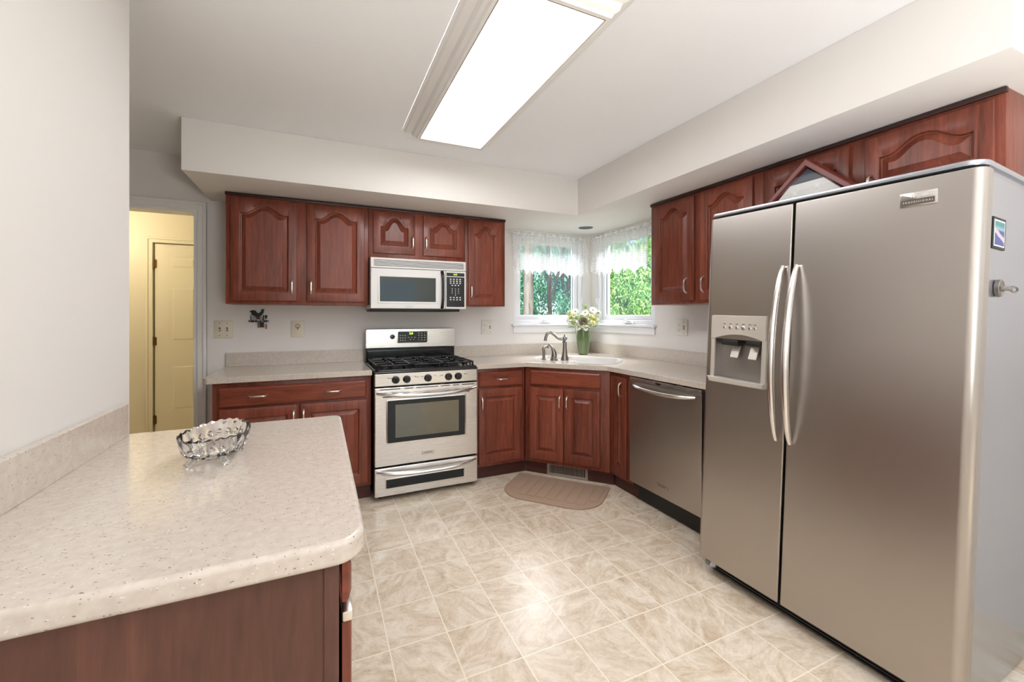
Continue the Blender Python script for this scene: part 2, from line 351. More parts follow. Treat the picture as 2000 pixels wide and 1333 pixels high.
# six panel hall door
dx0, dx1 = -4.155, -3.375
b = MB(); b.box(dx0, dx1, 1.765, 1.80, .01, 2.035)
for (zz0, zz1) in ((1.76, 1.93), (1.0, 1.62), (.28, .80)):
    for k in (0, 1):
        a = dx0+.11+k*.30; e = a+.26
        b.rings([[(a, 1.764, zz0), (e, 1.764, zz0), (e, 1.764, zz1), (a, 1.764, zz1)], [(a+.012, 1.7645, zz0+.012), (e-.012, 1.7645, zz0+.012), (e-.012, 1.7645, zz1-.012), (a+.012, 1.7645, zz1-.012)],
                 [(a+.018, 1.774, zz0+.018), (e-.018, 1.774, zz0+.018), (e-.018, 1.774, zz1-.018), (a+.018, 1.774, zz1-.018)], [(a+.05, 1.76, zz0+.05), (e-.05, 1.76, zz0+.05), (e-.05, 1.76, zz1-.05), (a+.05, 1.76, zz1-.05)]], False, True)
hd = struct('door_1', b, 'cream', 20)
for zz in (.22, 1.03, 1.83):
    h = MB(); h.tube([(dx0-.004, 1.757, zz-.045), (dx0-.004, 1.757, zz+.045)], .008); h.box(dx0-.012, dx0+.014, 1.758, 1.764, zz-.042, zz+.042)
    h.build('hinge', 'brass', hd)

# windows ----------------------------------------------------------------
def window(n, flip):
    """casement window; local x along the wall from the outer jamb to the corner, -y into the room"""
    L = WX1-WX0 if not flip else VY1-VY0
    Mx = Matrix.Translation((WX0, 0, 0)) if not flip else Matrix.Translation((0, VY1, 0)) @ Matrix.Rotation(-PI/2, 4, 'Z')
    b = MB().at(Mx); f = .035
    b.frame(.001, L-.001, WZ0+.001, WZ1-.001, f, f, f+.012, f, .004, .13)
    root = struct('window_%d' % n, b, 'vinyl')
    b = MB().at(Mx); g = .046
    x0, x1, z0, z1 = f+.003, L-f-.003, WZ0+f+.014, WZ1-f-.003
    b.frame(x0, x1, z0, z1, g, g, g, g, .03, .085, .005)
    sash = b.build('sash', 'vinyl', root)
    MB().at(Mx).box(x0+g-.004, x1-g+.004, .060, .064, z0+g-.004, z1-g+.004).build('pane', 'glass', sash)
    b = MB().at(Mx); gk = .004
    b.frame(x0+g-.001, x1-g+.001, z0+g-.001, z1-g+.001, gk, gk, gk, gk, .050, .0595, .001)
    b.build('gasket', mat('gasket', (.10, .10, .12), .6), sash)
    b = MB().at(Mx); cx = L*.42 if not flip else L*.60
    b.prism([(cx-.07, WZ0+.014), (cx+.07, WZ0+.014), (cx+.05, WZ0+.040), (cx-.02, WZ0+.046)], -.022, .006, 'y', .004)
    b.tube([(cx+.02, -.02, WZ0+.04), (cx-.02, -.034, WZ0+.05), (cx-.055, -.034, WZ0+.036)], [.007, .006, .005])
    b.build('crank', 'vinyl', root)
    b = MB().at(Mx); lx = L-.02 if not flip else .02
    b.box(lx-.012, lx+.012, -.012, .006, 1.33, 1.47, .004); b.tube([(lx, -.016, 1.40), (lx, -.03, 1.43), (lx, -.026, 1.48)], [.006, .007, .006])
    b.build('latch', 'vinyl', root)
    s = MB().at(Mx); e0, e1 = (-.03, -WX1) if not flip else (VY1, L+.03)
    e0, e1 = (-.03, L-WX1*0+.11) if not flip else (VY1, L+.03)
    s.box(e0, e1, -.042, .06, WZ0-.012, WZ0+.008, .006); s.box(e0+.02 if not flip else e0, e1 if not flip else e1-.02, -.014, 0, WZ0-.078, WZ0-.012, .003); s.box(e0+.02 if not flip else e0, e1 if not flip else e1-.02, -.020, 0, WZ0-.034, WZ0-.012, .005)
    o = s.build('trim_%d' % n, 'vinyl'); o['kind'] = 'structure'
window(1, False); window(2, True)

def curtain(Mx, L, label, where, z_top=2.085, drop=.385):
    t = thing('lace_valance', label, 'curtain', group='lace valances over the sink')
    b = MB().at(Mx); uvl = b.bm.loops.layers.uv.new('UVMap'); nx, nz = 240, 22; V = []; UV = []
    ph = [random.uniform(0, 6) for _ in range(4)]
    for i in range(nx+1):
        x = L*i/nx; row = []; ur = []
        hem = z_top-drop-.012+.05*abs(math.sin(PI*x*1.6/.125+.3))-.03*math.exp(-((x-L*.78)/.1)**2)
        for k in range(nz+1):
            q = k/nz; z = hem+(z_top+.018-hem)*q
            A = .005+.016*(1-q)
            y = -.055-.012*(1-q)+A*math.sin(x*46+ph[0]+1.5*math.sin(x*9+ph[1]))+.5*A*math.sin(x*113+ph[2])
            if q > .9: y += .004*math.sin(x*330)
            row.append(b.bm.verts.new(b.M @ Vector((x+.012*(1-q)*math.sin(x*17+ph[3]), y, z)))); ur.append((x*1.6, z-hem))
        V.append(row); UV.append(ur)
    for i in range(nx):
        for k in range(nz):
            f = b.bm.faces.new((V[i][k], V[i+1][k], V[i+1][k+1], V[i][k+1]))
            for lp, q in zip(f.loops, (UV[i][k], UV[i+1][k], UV[i+1][k+1], UV[i][k+1])): lp[uvl].uv = q
    b.build('lace_cloth', 'lace', t, 80)
    MB().at(Mx).tube([(0, .0, z_top), (0, -.05, z_top), (.01, -.055, z_top), (L-.01, -.055, z_top), (L, -.05, z_top), (L, 0, z_top)], .008, 8, .5).build('curtain_rod', 'vinyl', t)
curtain(Matrix.Translation((-.945, 0, 0)), .845, 'sheer white lace valance on the window nearest the microwave, beside the narrow wall cabinet', 0)
curtain(Matrix.Translation((0, -.10, 0)) @ Matrix.Rotation(-PI/2, 4, 'Z'), .835, 'sheer gathered lace valance on the window next to the fridge-side wall cabinets', 1)
t = thing('recessed_light', 'round recessed downlight, switched off, in the soffit above the sink', 'light', (-.297, -.337, ZS))
MB().lathe([(.058, .0005), (.070, -.001), (.078, -.004), (.080, -.0005)], seg=32, cap=False).build('trim_ring', 'vinyl', t)
MB().lathe([(.001, -.002), (.068, -.0025), (.068, -.001), (.001, -.0008)], seg=32).build('dark_baffle', mat('dark_baffle', (.03, .045, .06), .4), t)

# ceiling fixture ----------------------------------------------------------
t = thing('ceiling_light', 'long lit fluorescent box light with white moulded frame on the ceiling', 'light', (-1.862, -1.815, HC))
hx, hy = .1975, .655
b = MB(); ring = lambda o, z: [(-hx-o, -hy-o, z), (hx+o, -hy-o, z), (hx+o, hy+o, z), (-hx-o, hy+o, z)]
b.rings([ring(-.006, -.066), ring(-.002, -.072), ring(.014, -.072), ring(.020, -.060), ring(.034, -.052), ring(.042, -.030), ring(.072, -.020), ring(.080, -.010), ring(.090, -.008), ring(.090, -.0005)], False, False)
b.build('frame', 'trim', t, 15)
MB().rings([ring(-.004, -.067), ring(-.004, -.062)]).build('diffuser', 'lens', t)
b = MB(); b.rings([ring(-.004, -.0735), ring(.0, -.0735), ring(.0, -.070)], False, False); b.build('lens_bead', mat('brown_bead', (.30, .22, .18), .5), t)

# ------------------------------------------------------------------ cabinets
def outline(x0, x1, z0, zs, rise, d, N=26):
    x0 += d; x1 -= d; z0 += d; P = [(x0, z0), (x1, z0)]; xc, hw = (x0+x1)/2, (x1-x0)/2
    for k in range(N+1):
        u = 1-2*k/N; a = abs(u); sh = 0 if a > .84 else .5*(1+math.cos(PI*(a/.84)**1.15))
        P.append((xc+u*hw, zs+rise*sh-d))
    return P
def door_mesh(b, x0, x1, z0, z1, arch=True, t=.02, stile=.052, rail=.062, sh=None, rise=None, N=26):
    wd = x1-x0
    if rise is None: rise = (.055 if wd > .33 else .07) if arch else 0
    if sh is None: sh = (.040+rise) if arch else .06
    zs = z1-sh
    def outer(i):
        P = [(x0+i, z0+i), (x1-i, z0+i)]
        for k in range(N+1): P.append((x1-i-(x1-x0-2*i)*k/N, z1-i))
        return P
    def R(P, y): return [(p[0], y, p[1]) for p in P]
    o = lambda d: outline(x0+stile, x1-stile, z0+rail, zs, rise, d, N)
    b.rings([R(outer(0), 0), R(outer(0), -t+.005), R(outer(.002), -t+.0015), R(outer(.006), -t), R(o(0), -t), R(o(.004), -t+.002), R(o(.007), -t+.012), R(o(.012), -t+.014), R(o(.036), -t+.004), R(o(.038), -t+.002)])
    return b
def drawer_mesh(b, x0, x1, z0, z1, t=.02):
    R = lambda i, y: [(x0+i, y, z0+i), (x1-i, y, z0+i), (x1-i, y, z1-i), (x0+i, y, z1-i)]
    b.rings([R(0, 0), R(0, -t+.008), R(.003, -t+.005), R(.009, -t+.002), R(.013, -t)]); return b
def handle_mesh(b, x, z, y, vert=True, L=.10):
    P = [];n = 12
    for k in range(n+1):
        u = -1+2*k/n; h = .026*(1-abs(u)**5)
        P.append((x, y-h, z+u*L/2) if vert else (x+u*L/2, y-h, z))
    return b.tube(P, [.0055+.0025*(abs(-1+2*k/n))**3 for k in range(n+1)], 8, .75, up=(0, -1, 0))
def cabinet(name, label, loc, rz, wd, depth, z0, z1, doors=(), drawers=(), base=False, group=None, trim=False, arch=True, toe=(0, 0)):
    t = thing(name, label, 'cabinet', loc, (0, 0, rz), group)
    MB().box(0, wd, 0, depth, z0, z1, .002).build('body', 'wood', t)
    if base: MB().box(toe[0], wd+toe[1], .05, .07, 0, z0).build('toe_kick', 'toe', t)
    if trim: MB().box(-.004, wd+.004, -.009, .012, z1-.022, z1-.001, .003).build('top_trim', 'dkwood', t)
    for (x0, x1, a, c, h) in doors:
        o = ((x0+x1)/2, 0, (a+c)/2)
        d = door_mesh(MB(), x0, x1, a, c, arch).build('door', 'wood', t, 25, o)
        if h: handle_mesh(MB(), h[0]-o[0], h[1]-o[2], -.0195).build('handle', 'nickel', d)
    for (x0, x1, a, c, hs) in drawers:
        o = ((x0+x1)/2, 0, (a+c)/2)
        d = drawer_mesh(MB(), x0, x1, a, c).build('drawer', 'woodx', t, 25, o)
        for h in hs: handle_mesh(MB(), h-o[0], 0, -.0195, False).build('handle', 'nickel', d)
    return t
g = 'cherry wall cabinets'
X = -3.19
cabinet('wall_cabinet', 'wide cherry wall cabinet with two tall arched doors above the rooster key rack', (X, -.325, 0), 0, .918, .323, 1.3725, 2.133,
        [(X_-X, Y_-X, 1.395, 2.095, (h-X, 1.498)) for X_, Y_, h in ((-3.161, -2.759, -2.79), (-2.696, -2.301, -2.668))], group=g, trim=True)
X = -2.27
cabinet('wall_cabinet', 'short cherry wall cabinet with two small arched doors directly above the microwave', (X, -.325, 0), 0, .768, .323, 1.737, 2.133,
        [(-2.238-X, -1.919-X, 1.774, 2.095, (-1.939-X, 1.872)), (-1.854-X, -1.524-X, 1.774, 2.095, (-1.833-X, 1.872))], group=g, trim=True)
X = -1.50
cabinet('wall_cabinet', 'narrow single-door cherry wall cabinet between the microwave and the corner window', (X, -.325, 0), 0, .366, .323, 1.3725, 2.133,
        [(-1.475-X, -1.167-X, 1.38, 2.095, (-1.452-X, 1.498))], group=g, trim=True)
cabinet('wall_cabinet', 'two-door cherry wall cabinet between the corner window and the fridge', (-.325, -1.247, 0), -PI/2, .89, .323, 1.3725, 2.133,
        [(.053, .413, 1.395, 2.095, (.356, 1.498)), (.467, .835, 1.395, 2.095, (.497, 1.498))], group=g, trim=True)
cabinet('wall_cabinet', 'short cherry wall cabinet with arched doors above the fridge, partly hidden by it', (-.325, -2.138, 0), -PI/2, .930, .323, 1.815, 2.133,
        [(.02, .433, 1.83, 2.095, (.408, 1.875)), (.495, .905, 1.83, 2.095, (.52, 1.875))], group=g, trim=True)
g = 'cherry base cabinets'
X = -3.21
cabinet('base_cabinet', 'two-door cherry base cabinet with a wide two-handled drawer, beside the doorway', (X, -.61, 0), 0, .928, .60, .105, .874,
        [(-3.175-X, -2.746-X, .13, .712, (-2.766-X, .625)), (-2.728-X, -2.308-X, .13, .712, (-2.708-X, .625))], [(-3.179-X, -2.312-X, .724, .845, (-2.965-X, -2.526-X))], True, g, arch=False)
X = -1.507
cabinet('base_cabinet', 'single-door cherry base cabinet with one drawer, just right of the stove', (X, -.61, 0), 0, .425, .60, .105, .874,
        [(-1.485-X, -1.107-X, .13, .716, (-1.462-X, .605))], [(-1.483-X, -1.105-X, .73, .85, (-1.283-X,))], True, g, arch=False, toe=(0, .03))
# corner sink cabinet on the diagonal
ANG = math.atan2(-.489, .432); A0 = Vector((-1.075, -.610, 0)); dd = Vector((math.cos(ANG), math.sin(ANG), 0)); nn = Vector((dd.y, -dd.x, 0))   # nn points into the room
t = cabinet('sink_base_cabinet', 'angled cherry corner cabinet with two doors under the sink', A0, ANG, .690, .02, .105, .874,
        [(.045, .328, .135, .714, (.304, .61)), (.337, .618, .135, .714, (.362, .61))], [(.05, .622, .735, .852, ())], True, g, arch=False, toe=(-.02, .02))
cabinet('base_cabinet', 'very narrow full-height cherry base cabinet door beside the dishwasher', (-.61, -1.118, 0), -PI/2, .262, .60, .105, .874,
        [(.024, .206, .125, .847, (.152, .757))], (), True, g, arch=False, toe=(-.035, 0))
# counter run along the near wall (peninsula seen in front)
t = thing('base_cabinet', 'cherry base cabinet with plain side panel under the near countertop', 'cabinet', (0, 0, 0), group=g)
MB().box(-3.178, -2.5825, -2.93, -2.0, .105, .872).build('body', 'dkwood', t)
b = MB(); b.box(-3.178, -2.582, -2.938, -2.93, 0, .872); b.box(-2.606, -2.582, -2.944, -2.938, 0, .872, .002); b.build('side_panel', 'side', t)
MB().box(-3.178, -2.66, -2.90, -2.02, 0, .105).build('toe_kick', 'toe', t)
for (z0, z1, y0, y1) in ((.792, .862, -2.938, -2.01),):
    drawer_mesh(MB().at(Matrix.Translation((-2.577, 0, 0)) @ Matrix.Rotation(PI/2, 4, 'Z')), y0, y1, z0, z1, .016).build('drawer', 'woodx', t)
for y0, y1, hy_ in ((-2.938, -2.47, -2.52), (-2.455, -2.01, -2.40)):
    d = door_mesh(MB().at(Matrix.Translation((-2.577, 0, 0)) @ Matrix.Rotation(PI/2, 4, 'Z')), y0, y1, .13, .757, False, .016).build('door', 'wood', t, 25)
    if y0 < -2.9: MB().box(-2.577, -2.560, -2.947, -2.90, .762, .780, .003).build('handle', 'nickel', d)

# ------------------------------------------------------------------ countertops
def slab(b, outer, holes, z0, z1, bev=.006):
    t = bmesh.new(); E = []
    for loop in [outer]+holes:
        vs = [t.verts.new((p[0], p[1], z1)) for p in loop]; E += [t.edges.new((vs[i], vs[(i+1) % len(vs)])) for i in range(len(vs))]
    r = bmesh.ops.triangle_fill(t, use_beauty=True, edges=E)
    fs = [f for f in t.faces]
    bmesh.ops.recalc_face_normals(t, faces=fs)
    if fs[0].normal.z < 0:
        bmesh.ops.reverse_faces(t, faces=fs)
    top = [e for e in t.edges if len(e.link_faces) == 1]
    ext = bmesh.ops.extrude_face_region(t, geom=t.faces[:])
    nv = [g_ for g_ in ext['geom'] if isinstance(g_, bmesh.types.BMVert)]
    for v in nv: v.co.z = z0
    bmesh.ops.recalc_face_normals(t, faces=t.faces[:])
    if bev: 
        ed = [e for e in t.edges if len(e.link_faces) == 2 and e.calc_face_angle(0) > .8 and abs(e.verts[0].co.z-e.verts[1].co.z) < 1e-5]
        bmesh.ops.bevel(t, geom=ed, offset=bev, segments=3, affect='EDGES', profile=.5)
    b.merge(t); return b
Z0, Z1 = .876, .914
t = tag(MB().prism(rrect(-3.256, -2.279, -.648, -.002, [0, 0, .03, .004]), Z0, Z1, b=.005).build('countertop', 'stone'), 'speckled cream countertop between the doorway and the stove', 'countertop', 'speckled stone countertops')
MB().box(-3.24, -2.279, -.022, -.002, Z1, 1.016, .002).build('backsplash', 'stone', t)
def SP(s, q, z=0): return Vector((-1.0814, -.648, z))+dd*s-nn*q        # along the diagonal edge / behind it
sinkpoly = []
raw = [(-.06, .60), (-.10, .36), (-.03, .34), (.30, .335), (.34, .30), (.345, .15), (.38, .10), (.62, .10), (.68, .15), (.70, .40), (.66, .58), (.58, .63), (.02, .63)]
def smooth(P, n=3):
    for _ in range(n):
        Q = []
        for i in range(len(P)):
            a, c = P[i], P[(i+1) % len(P)]; Q += [(a[0]*.75+c[0]*.25, a[1]*.75+c[1]*.25), (a[0]*.25+c[0]*.75, a[1]*.25+c[1]*.75)]
        P = Q
    return P
raw = smooth(raw)
hole = [tuple(SP(s, q).xy) for s, q in raw]
outer = [(-1.511, -.002), (-1.511, -.648), (-1.0814, -.648), (-.648, -1.137), (-.648, -2.055), (-.002, -2.055), (-.002, -.002)]
t = tag(slab(MB(), outer, [hole], Z0, Z1, .005).build('countertop', 'stone'), 'speckled cream corner countertop holding the sink and running to the fridge', 'countertop', 'speckled stone countertops')
MB().box(-1.511, -.022, -.022, -.002, Z1, 1.016, .002).build('backsplash', 'stone', t)
MB().box(-.022, -.002, -2.055, -.002, Z1, 1.016, .002).build('backsplash', 'stone', t)
t = tag(MB().prism(rrect(-3.178, -2.538, -2.972, -1.983, [.03, 0, 0, .055], 8), Z0-.004, Z1, b=.011, seg=4).build('countertop', 'stone'), 'speckled cream countertop in front, with the crystal bowl on it', 'countertop', 'speckled stone countertops')
MB().box(-3.178, -3.158, -2.972, -2.022, Z1, 1.016, .002).build('backsplash', 'stone', t)
# sink bowl hung in the hole
b = MB(); cx = sum(p[0] for p in raw)/len(raw); cy = sum(p[1] for p in raw)/len(raw)
def srow(k, z): return [SP(cx+(s-cx)*k, cy+(q-cy)*k, z) for s, q in raw]
b.rings([srow(1.0, Z1+.001), srow(.985, Z1-.004), srow(.97, Z1-.03), srow(.94, Z1-.15), srow(.85, Z1-.175), srow(.10, Z1-.18)], False, True)
t = tag(b.build('sink', 'sink', None, 50), 'white integral kitchen sink set into the corner countertop', 'sink')
MB().lathe([(.045, Z1-.178), (.04, Z1-.174), (.01, Z1-.1765)], tuple(SP(.5, .36)), 20).build('drain', 'nickel', t)

# ------------------------------------------------------------------ taps
lf = Vector((-.91, .414, 0))
def stand(name, label, cat, p):
    return thing(name, label, cat, p)
p = Vector((-.714, -.637, Z1)); t = stand('faucet', 'pewter kitchen faucet with a tall curved spout beside the green vase', 'faucet', p)
MB().lathe([(.034, 0), (.034, .012), (.028, .03), (.022, .06), (.018, .10), (.0165, .148), (.022, .152), (.022, .158), (.015, .164), (.015, .172), (.021, .182), (.021, .192), (.014, .202), (.007, .208), (.009, .214), (.004, .219)], seg=24).build('faucet_body', 'pewter', t)
P = [(0, .186), (.03, .178), (.055, .185), (.085, .212), (.11, .232), (.13, .236), (.15, .222), (.162, .19), (.166, .165)]
Q = []
for i in range(len(P)-1):
    for k in range(4): u = k/4; Q.append((P[i][0]*(1-u)+P[i+1][0]*u, P[i][1]*(1-u)+P[i+1][1]*u))
Q.append(P[-1]); Q2 = [Q[0]]+[((Q[i-1][0]+2*Q[i][0]+Q[i+1][0])/4, (Q[i-1][1]+2*Q[i][1]+Q[i+1][1])/4) for i in range(1, len(Q)-1)]+[Q[-1]]
MB().tube([lf*a+Vector((0, 0, h)) for a, h in Q2], [.012]*(len(Q2)-3)+[.012, .0135, .0135], 12, up=(.414, .91, 0)).build('spout', 'pewter', t)
p = Vector((-.797, -.599, Z1)); t = stand('faucet_lever', 'pewter single-lever control with a curved pointed handle next to the faucet', 'faucet handle', p)
MB().lathe([(.032, 0), (.032, .01), (.026, .018), (.026, .034), (.02, .042)], seg=20).build('lever_base', 'pewter', t)
MB().tube([lf*a+Vector((0, 0, h)) for a, h in ((0, .03), (-.002, .06), (.008, .09), (.022, .115), (.04, .132), (.052, .137))], [.025, .022, .016, .011, .008, .004], 12, up=(.414, .91, 0)).build('lever', 'pewter', t)
p = Vector((-.856, -.526, Z1)); t = stand('side_sprayer', 'small pewter side sprayer on the sink deck', 'sprayer', p)
MB().lathe([(.022, 0), (.022, .006), (.014, .012), (.012, .05), (.013, .08)], seg=16).build('sprayer_base', 'pewter', t)
MB().tube([lf*a+Vector((0, 0, h)) for a, h in ((0, .07), (.004, .095), (-.005, .108), (-.03, .108), (-.04, .11))], [.012, .013, .012, .012, .018], 12, up=(.414, .91, 0)).build('spray_head', 'pewter', t)

# ------------------------------------------------------------------ range
t = thing('gas_range', 'stainless gas stove with oven, lower drawer and black burners', 'stove', (-1.894, -.67, 0))
RX = -1.894
def rb(): return MB().at(Matrix.Translation((0, .67, 0)))
hw = .374
rb().box(-hw, hw, -.655, -.03, .04, .885, .002).build('body', 'mblack', t)
for sx in (-1, 1):
    for yy in (-.60, -.08): rb().lathe([(.018, 0), (.018, .02), (.010, .024), (.010, .042)], (sx*.33, yy, 0), 12).build('foot', 'mblack', t)
b = rb(); b.box(-hw, hw, -.69, -.65, .80, .890, .006, 3); cp = b.build('control_panel', 'steel_light', t)
knob = None
for i, kx in enumerate((-2.126, -2.049, -1.898, -1.745, -1.671)):
    if knob is None:
        b = MB(); b.lathe([(.027, -.003), (.027, -.008), (.024, -.016), (.021, -.024), (.017, -.026)], seg=24, axis='y'); b.box(-.006, .006, -.034, -.02, -.020, .020, .003)
        knob = b.build('knob', 'black', cp); k = knob
    else: k = knob.copy(); COL.objects.link(k)
    k.location = (kx-RX, -.02, .842); k.rotation_euler = (0, random.uniform(-.15, .15), 0)
b = MB()
for i, (kx, s) in enumerate(((-2.178, '●'), (-1.99, '●'), (-1.845, '●'), (-1.79, '●'), (-1.62, '●'))):
    b.lathe([(.0032, -.0205), (.0032, -.0195)], (kx-RX, 0, .857), 10, 'y')
for kx in (-2.16, -1.975, -1.94, -1.80, -1.61): b.box(kx-RX-.012, kx-RX+.012, -.0205, -.0198, .8525, .8555)
b.build('lettering', 'dkprint', cp)
b = rb(); b.box(-hw, hw, -.693, -.65, .245, .790, .006, 3); od = b.build('oven_door', 'steel_light', t)
b = rb(); b.prism(rrect(-.298, .282, .395, .708, .012), -.6955, -.692, 'y', .0015); b.build('window_trim', 'handle', od)
b = rb(); b.prism(rrect(-.289, .273, .404, .699, .008), -.6975, -.694, 'y', .001); b.build('oven_window', 'glassblk', od)
rb().box(-.235, .225, -.6982, -.696, .437, .668).build('inner_pane', 'ovenpane', od)
def bow(b, x0, x1, y, z, out, sag, r=.013, flat=.8, n=24):
    P = []
    for k in range(n+1):
        u = -1+2*k/n; P.append(((x0+x1)/2+u*(x1-x0)/2, y-out*(1-u**4)-.004, z-sag*(1-u*u)))
    return b.tube(P, [r*(.55+.45*(1-abs(-1+2*k/n)**6)) for k in range(n+1)], 12, flat, up=(0, 0, 1))
bow(rb(), -.358, .358, -.69, .755, .052, .020, .021).build('handle', 'handle', od)
b = rb()
for x0, x1 in ((-.34, -.20), (-.17, -.11), (-.09, .07), (.09, .16), (.18, .23), (.25, .345)): b.box(x0, x1, -.694, -.69, .776, .781)
b.box(-.32, -.20, -.694, -.69, .722, .728); b.box(.12, .31, -.694, -.69, .722, .728)
b.build('vent_slots', 'mblack', od)
b = rb(); b.box(-.05, .042, -.697, -.692, .294, .322, .002); bd = b.build('badge', 'silver', od)
b = rb(); text_into(b, 'FRIGIDAIRE', .011, Matrix.Translation((-.004, -.0275, .308)) @ FRONT); b.M = Matrix(); b.build('lettering', 'dkprint', bd)
for ob_ in (): pass
b = rb(); b.box(-hw, hw, -.693, -.65, .036, .232, .006, 3); dr = b.build('drawer', 'steel_light', t)
b = rb(); b.prism(rrect(-.304, .272, .084, .158, .008), -.6955, -.692, 'y', .0015); b.build('window_trim', 'handle', dr)
b = rb(); b.prism(rrect(-.297, .265, .091, .151, .005), -.6975, -.694, 'y', .001); b.build('drawer_window', 'glassblk', dr)
bow(rb(), -.358, .358, -.69, .210, .048, .018, .019).build('handle', 'handle', dr)
b = rb(); b.box(-hw-.002, hw+.002, -.697, -.09, .888, .902, .005, 3)
ro = lambda i, z: [(p[0], p[1], z) for p in rrect(-hw-.001+i, hw+.001-i, -.695+i, -.085-i, .03)]
b.rings([ro(0, .895), ro(0, .908), ro(.006, .915), ro(.014, .915), ro(.022, .906), ro(.03, .905)], False, False)
b.build('cooktop', 'black', t)
for i, (bx, by, r) in enumerate(((-.22, -.53, .05), (.22, -.53, .05), (-.22, -.25, .042), (.22, -.25, .042), (0, -.39, .055))):
    b = rb(); b.lathe([(r+.012, .902), (r+.012, .908), (r, .912), (r, .920), (r-.006, .926), (.005, .928)], (bx, by, 0), 24); b.build('burner', 'iron', t)
for gx0, gx1 in ((-.355, -.125), (-.118, .118), (.125, .355)):
    b = rb(); zz = .942; r = .0065; gy0, gy1 = -.665, -.125; xm = (gx0+gx1)/2
    loop = [(p[0], p[1], zz) for p in rrect(gx0, gx1, gy0, gy1, .03, 4)]; b.tube(loop+[loop[0]], r, 8)
    for yy in (-.53, -.39, -.25):
        b.tube([(gx0, yy, zz), (xm-.03, yy, zz+.003)], r, 8); b.tube([(gx1, yy, zz), (xm+.03, yy, zz+.003)], r, 8)
    for ya, yb in ((gy0, -.56), (-.50, -.42), (-.36, -.28), (-.22, gy1)): b.tube([(xm, ya, zz), (xm, yb, zz+.003)], r, 8)
    for xx in (gx0, gx1):
        for yy in (gy0+.03, -.395, gy1-.03): b.tube([(xx, yy, zz), (xx, yy, .905)], r*1.1, 8)
    for xx in (gx0+.03, gx1-.03): b.tube([(xx, gy0, zz), (xx, gy0, .905)], r*1.1, 8)
    b.build('grate', 'iron', t)
b = rb(); b.box(-hw, hw, -.085, -.02, .90, 1.02, .003); b.box(-hw+.01, hw-.01, -.092, -.08, .93, 1.005, .006); b.build('lower_backguard', 'black', t)
b = rb(); b.prism([(-hw-.004, 1.022), (hw+.004, 1.022)]+[(hw+.004-.02+.02*math.cos(a), 1.164+.02*math.sin(a)) for a in (0, .4, .8, 1.2, PI/2)]+[(-hw-.004+.02+.02*math.cos(a), 1.164+.02*math.sin(a)) for a in (PI/2, 2., 2.4, 2.8, PI)], -.105, -.02, 'y', .006, 3)
bg = b.build('backguard', 'steel_light', t)
b = MB(); b.lathe([(.020, -.003), (.018, -.018), (.012, -.020)], (-2.059-RX, .565, 1.117), 20, 'y'); b.box(-2.059-RX-.004, -2.059-RX+.004, .538, .55, 1.10, 1.136, .002); b.build('knob', 'black', bg)
b = rb(); b.prism(rrect(-2.022-RX, -1.765-RX, 1.062, 1.166, .014), -.1075, -.104, 'y', .001); b.build('display_trim', 'handle', bg)
b = rb(); b.prism(rrect(-2.015-RX, -1.772-RX, 1.068, 1.160, .010), -.1095, -.106, 'y', .001); b.build('display', 'black', bg)
b = rb(); text_into(b, '2:0', .026, Matrix.Translation((-.012, .5595, 1.142)) @ FRONT); b.build('clock_digits', 'digit', bg)
b = MB()
for (xs, zs_) in (((-1.995, -1.975, -1.955), (1.125, 1.105, 1.085)), ((-1.84, -1.815, -1.79), (1.145, 1.125, 1.105, 1.085)), ((-1.925, -1.90, -1.875), (1.108,)), ((-1.912, -1.885), (1.09,))):
    for xx in xs:
        for z_ in zs_: b.box(xx-RX-.005, xx-RX+.005, .5592, .561, z_-.003, z_+.003)
b.build('lettering', 'print', bg)
# ------------------------------------------------------------------ microwave
t = thing('microwave', 'white over-the-range microwave with black control panel under the short cabinet', 'microwave', (-1.889, -.385, 1.34))
def mb(): return MB().at(Matrix.Translation((1.889, .385, -1.34)))
b = mb(); b.box(-2.263, -1.515, -.375, -.003, 1.345, 1.734, .004); b.build('body', 'white_app', t)
mb().box(-2.255, -1.56, -.37, -.03, 1.325, 1.346, .004).build('bottom_grille', 'mblack', t)
b = mb(); b.box(-2.263, -1.515, -.398, -.37, 1.657, 1.734, .004); vg = b.build('vent_grille', 'white_app', t)
b = mb()
for k in range(5): b.box(-2.24, -1.535, -.3995, -.396, 1.672+k*.0105, 1.676+k*.0105)
b.build('vent_slots', 'mblack', vg)
b = mb(); b.box(-2.263, -1.690, -.402, -.375, 1.347, 1.653, .006, 3); md = b.build('door', 'white_app', t)
b = mb(); R = lambda i, y: [(-2.213+i, y, 1.385+i), (-1.752-i, y, 1.385+i), (-1.752-i, y, 1.607-i), (-2.213+i, y, 1.607-i)]
b.rings([R(0, -.4025), R(.004, -.405), R(.010, -.405), R(.018, -.4025)], False, False); b.build('window_trim', 'white_app', md)
mb().box(-2.197, -1.768, -.4035, -.400, 1.401, 1.591).build('window', 'mwglass', md)
b = mb(); b.tube([(-1.716, -.402-.032*(1-abs(u)**4), 1.50+u*.145) for u in [-1+2*k/20 for k in range(21)]], [.010+.004*abs(-1+2*k/20)**3 for k in range(21)], 10, .9, (0, 1, 0)); b.build('handle', 'black', md)
b = mb(); text_into(b, 'FRIGIDAIRE', .012, Matrix.Translation((-.09, -.018, .023)) @ FRONT, shear=.2); b.build('lettering', 'print', md)
b = mb(); b.box(-1.688, -1.515, -.402, -.375, 1.347, 1.653, .006, 3); pc = b.build('control_panel', 'white_app', t)
mb().box(-1.680, -1.529, -.4035, -.400, 1.363, 1.606, .0008).build('keypad', 'black', pc)
mb().box(-1.680, -1.529, -.4035, -.400, 1.612, 1.640, .0008).build('display', 'black', pc)
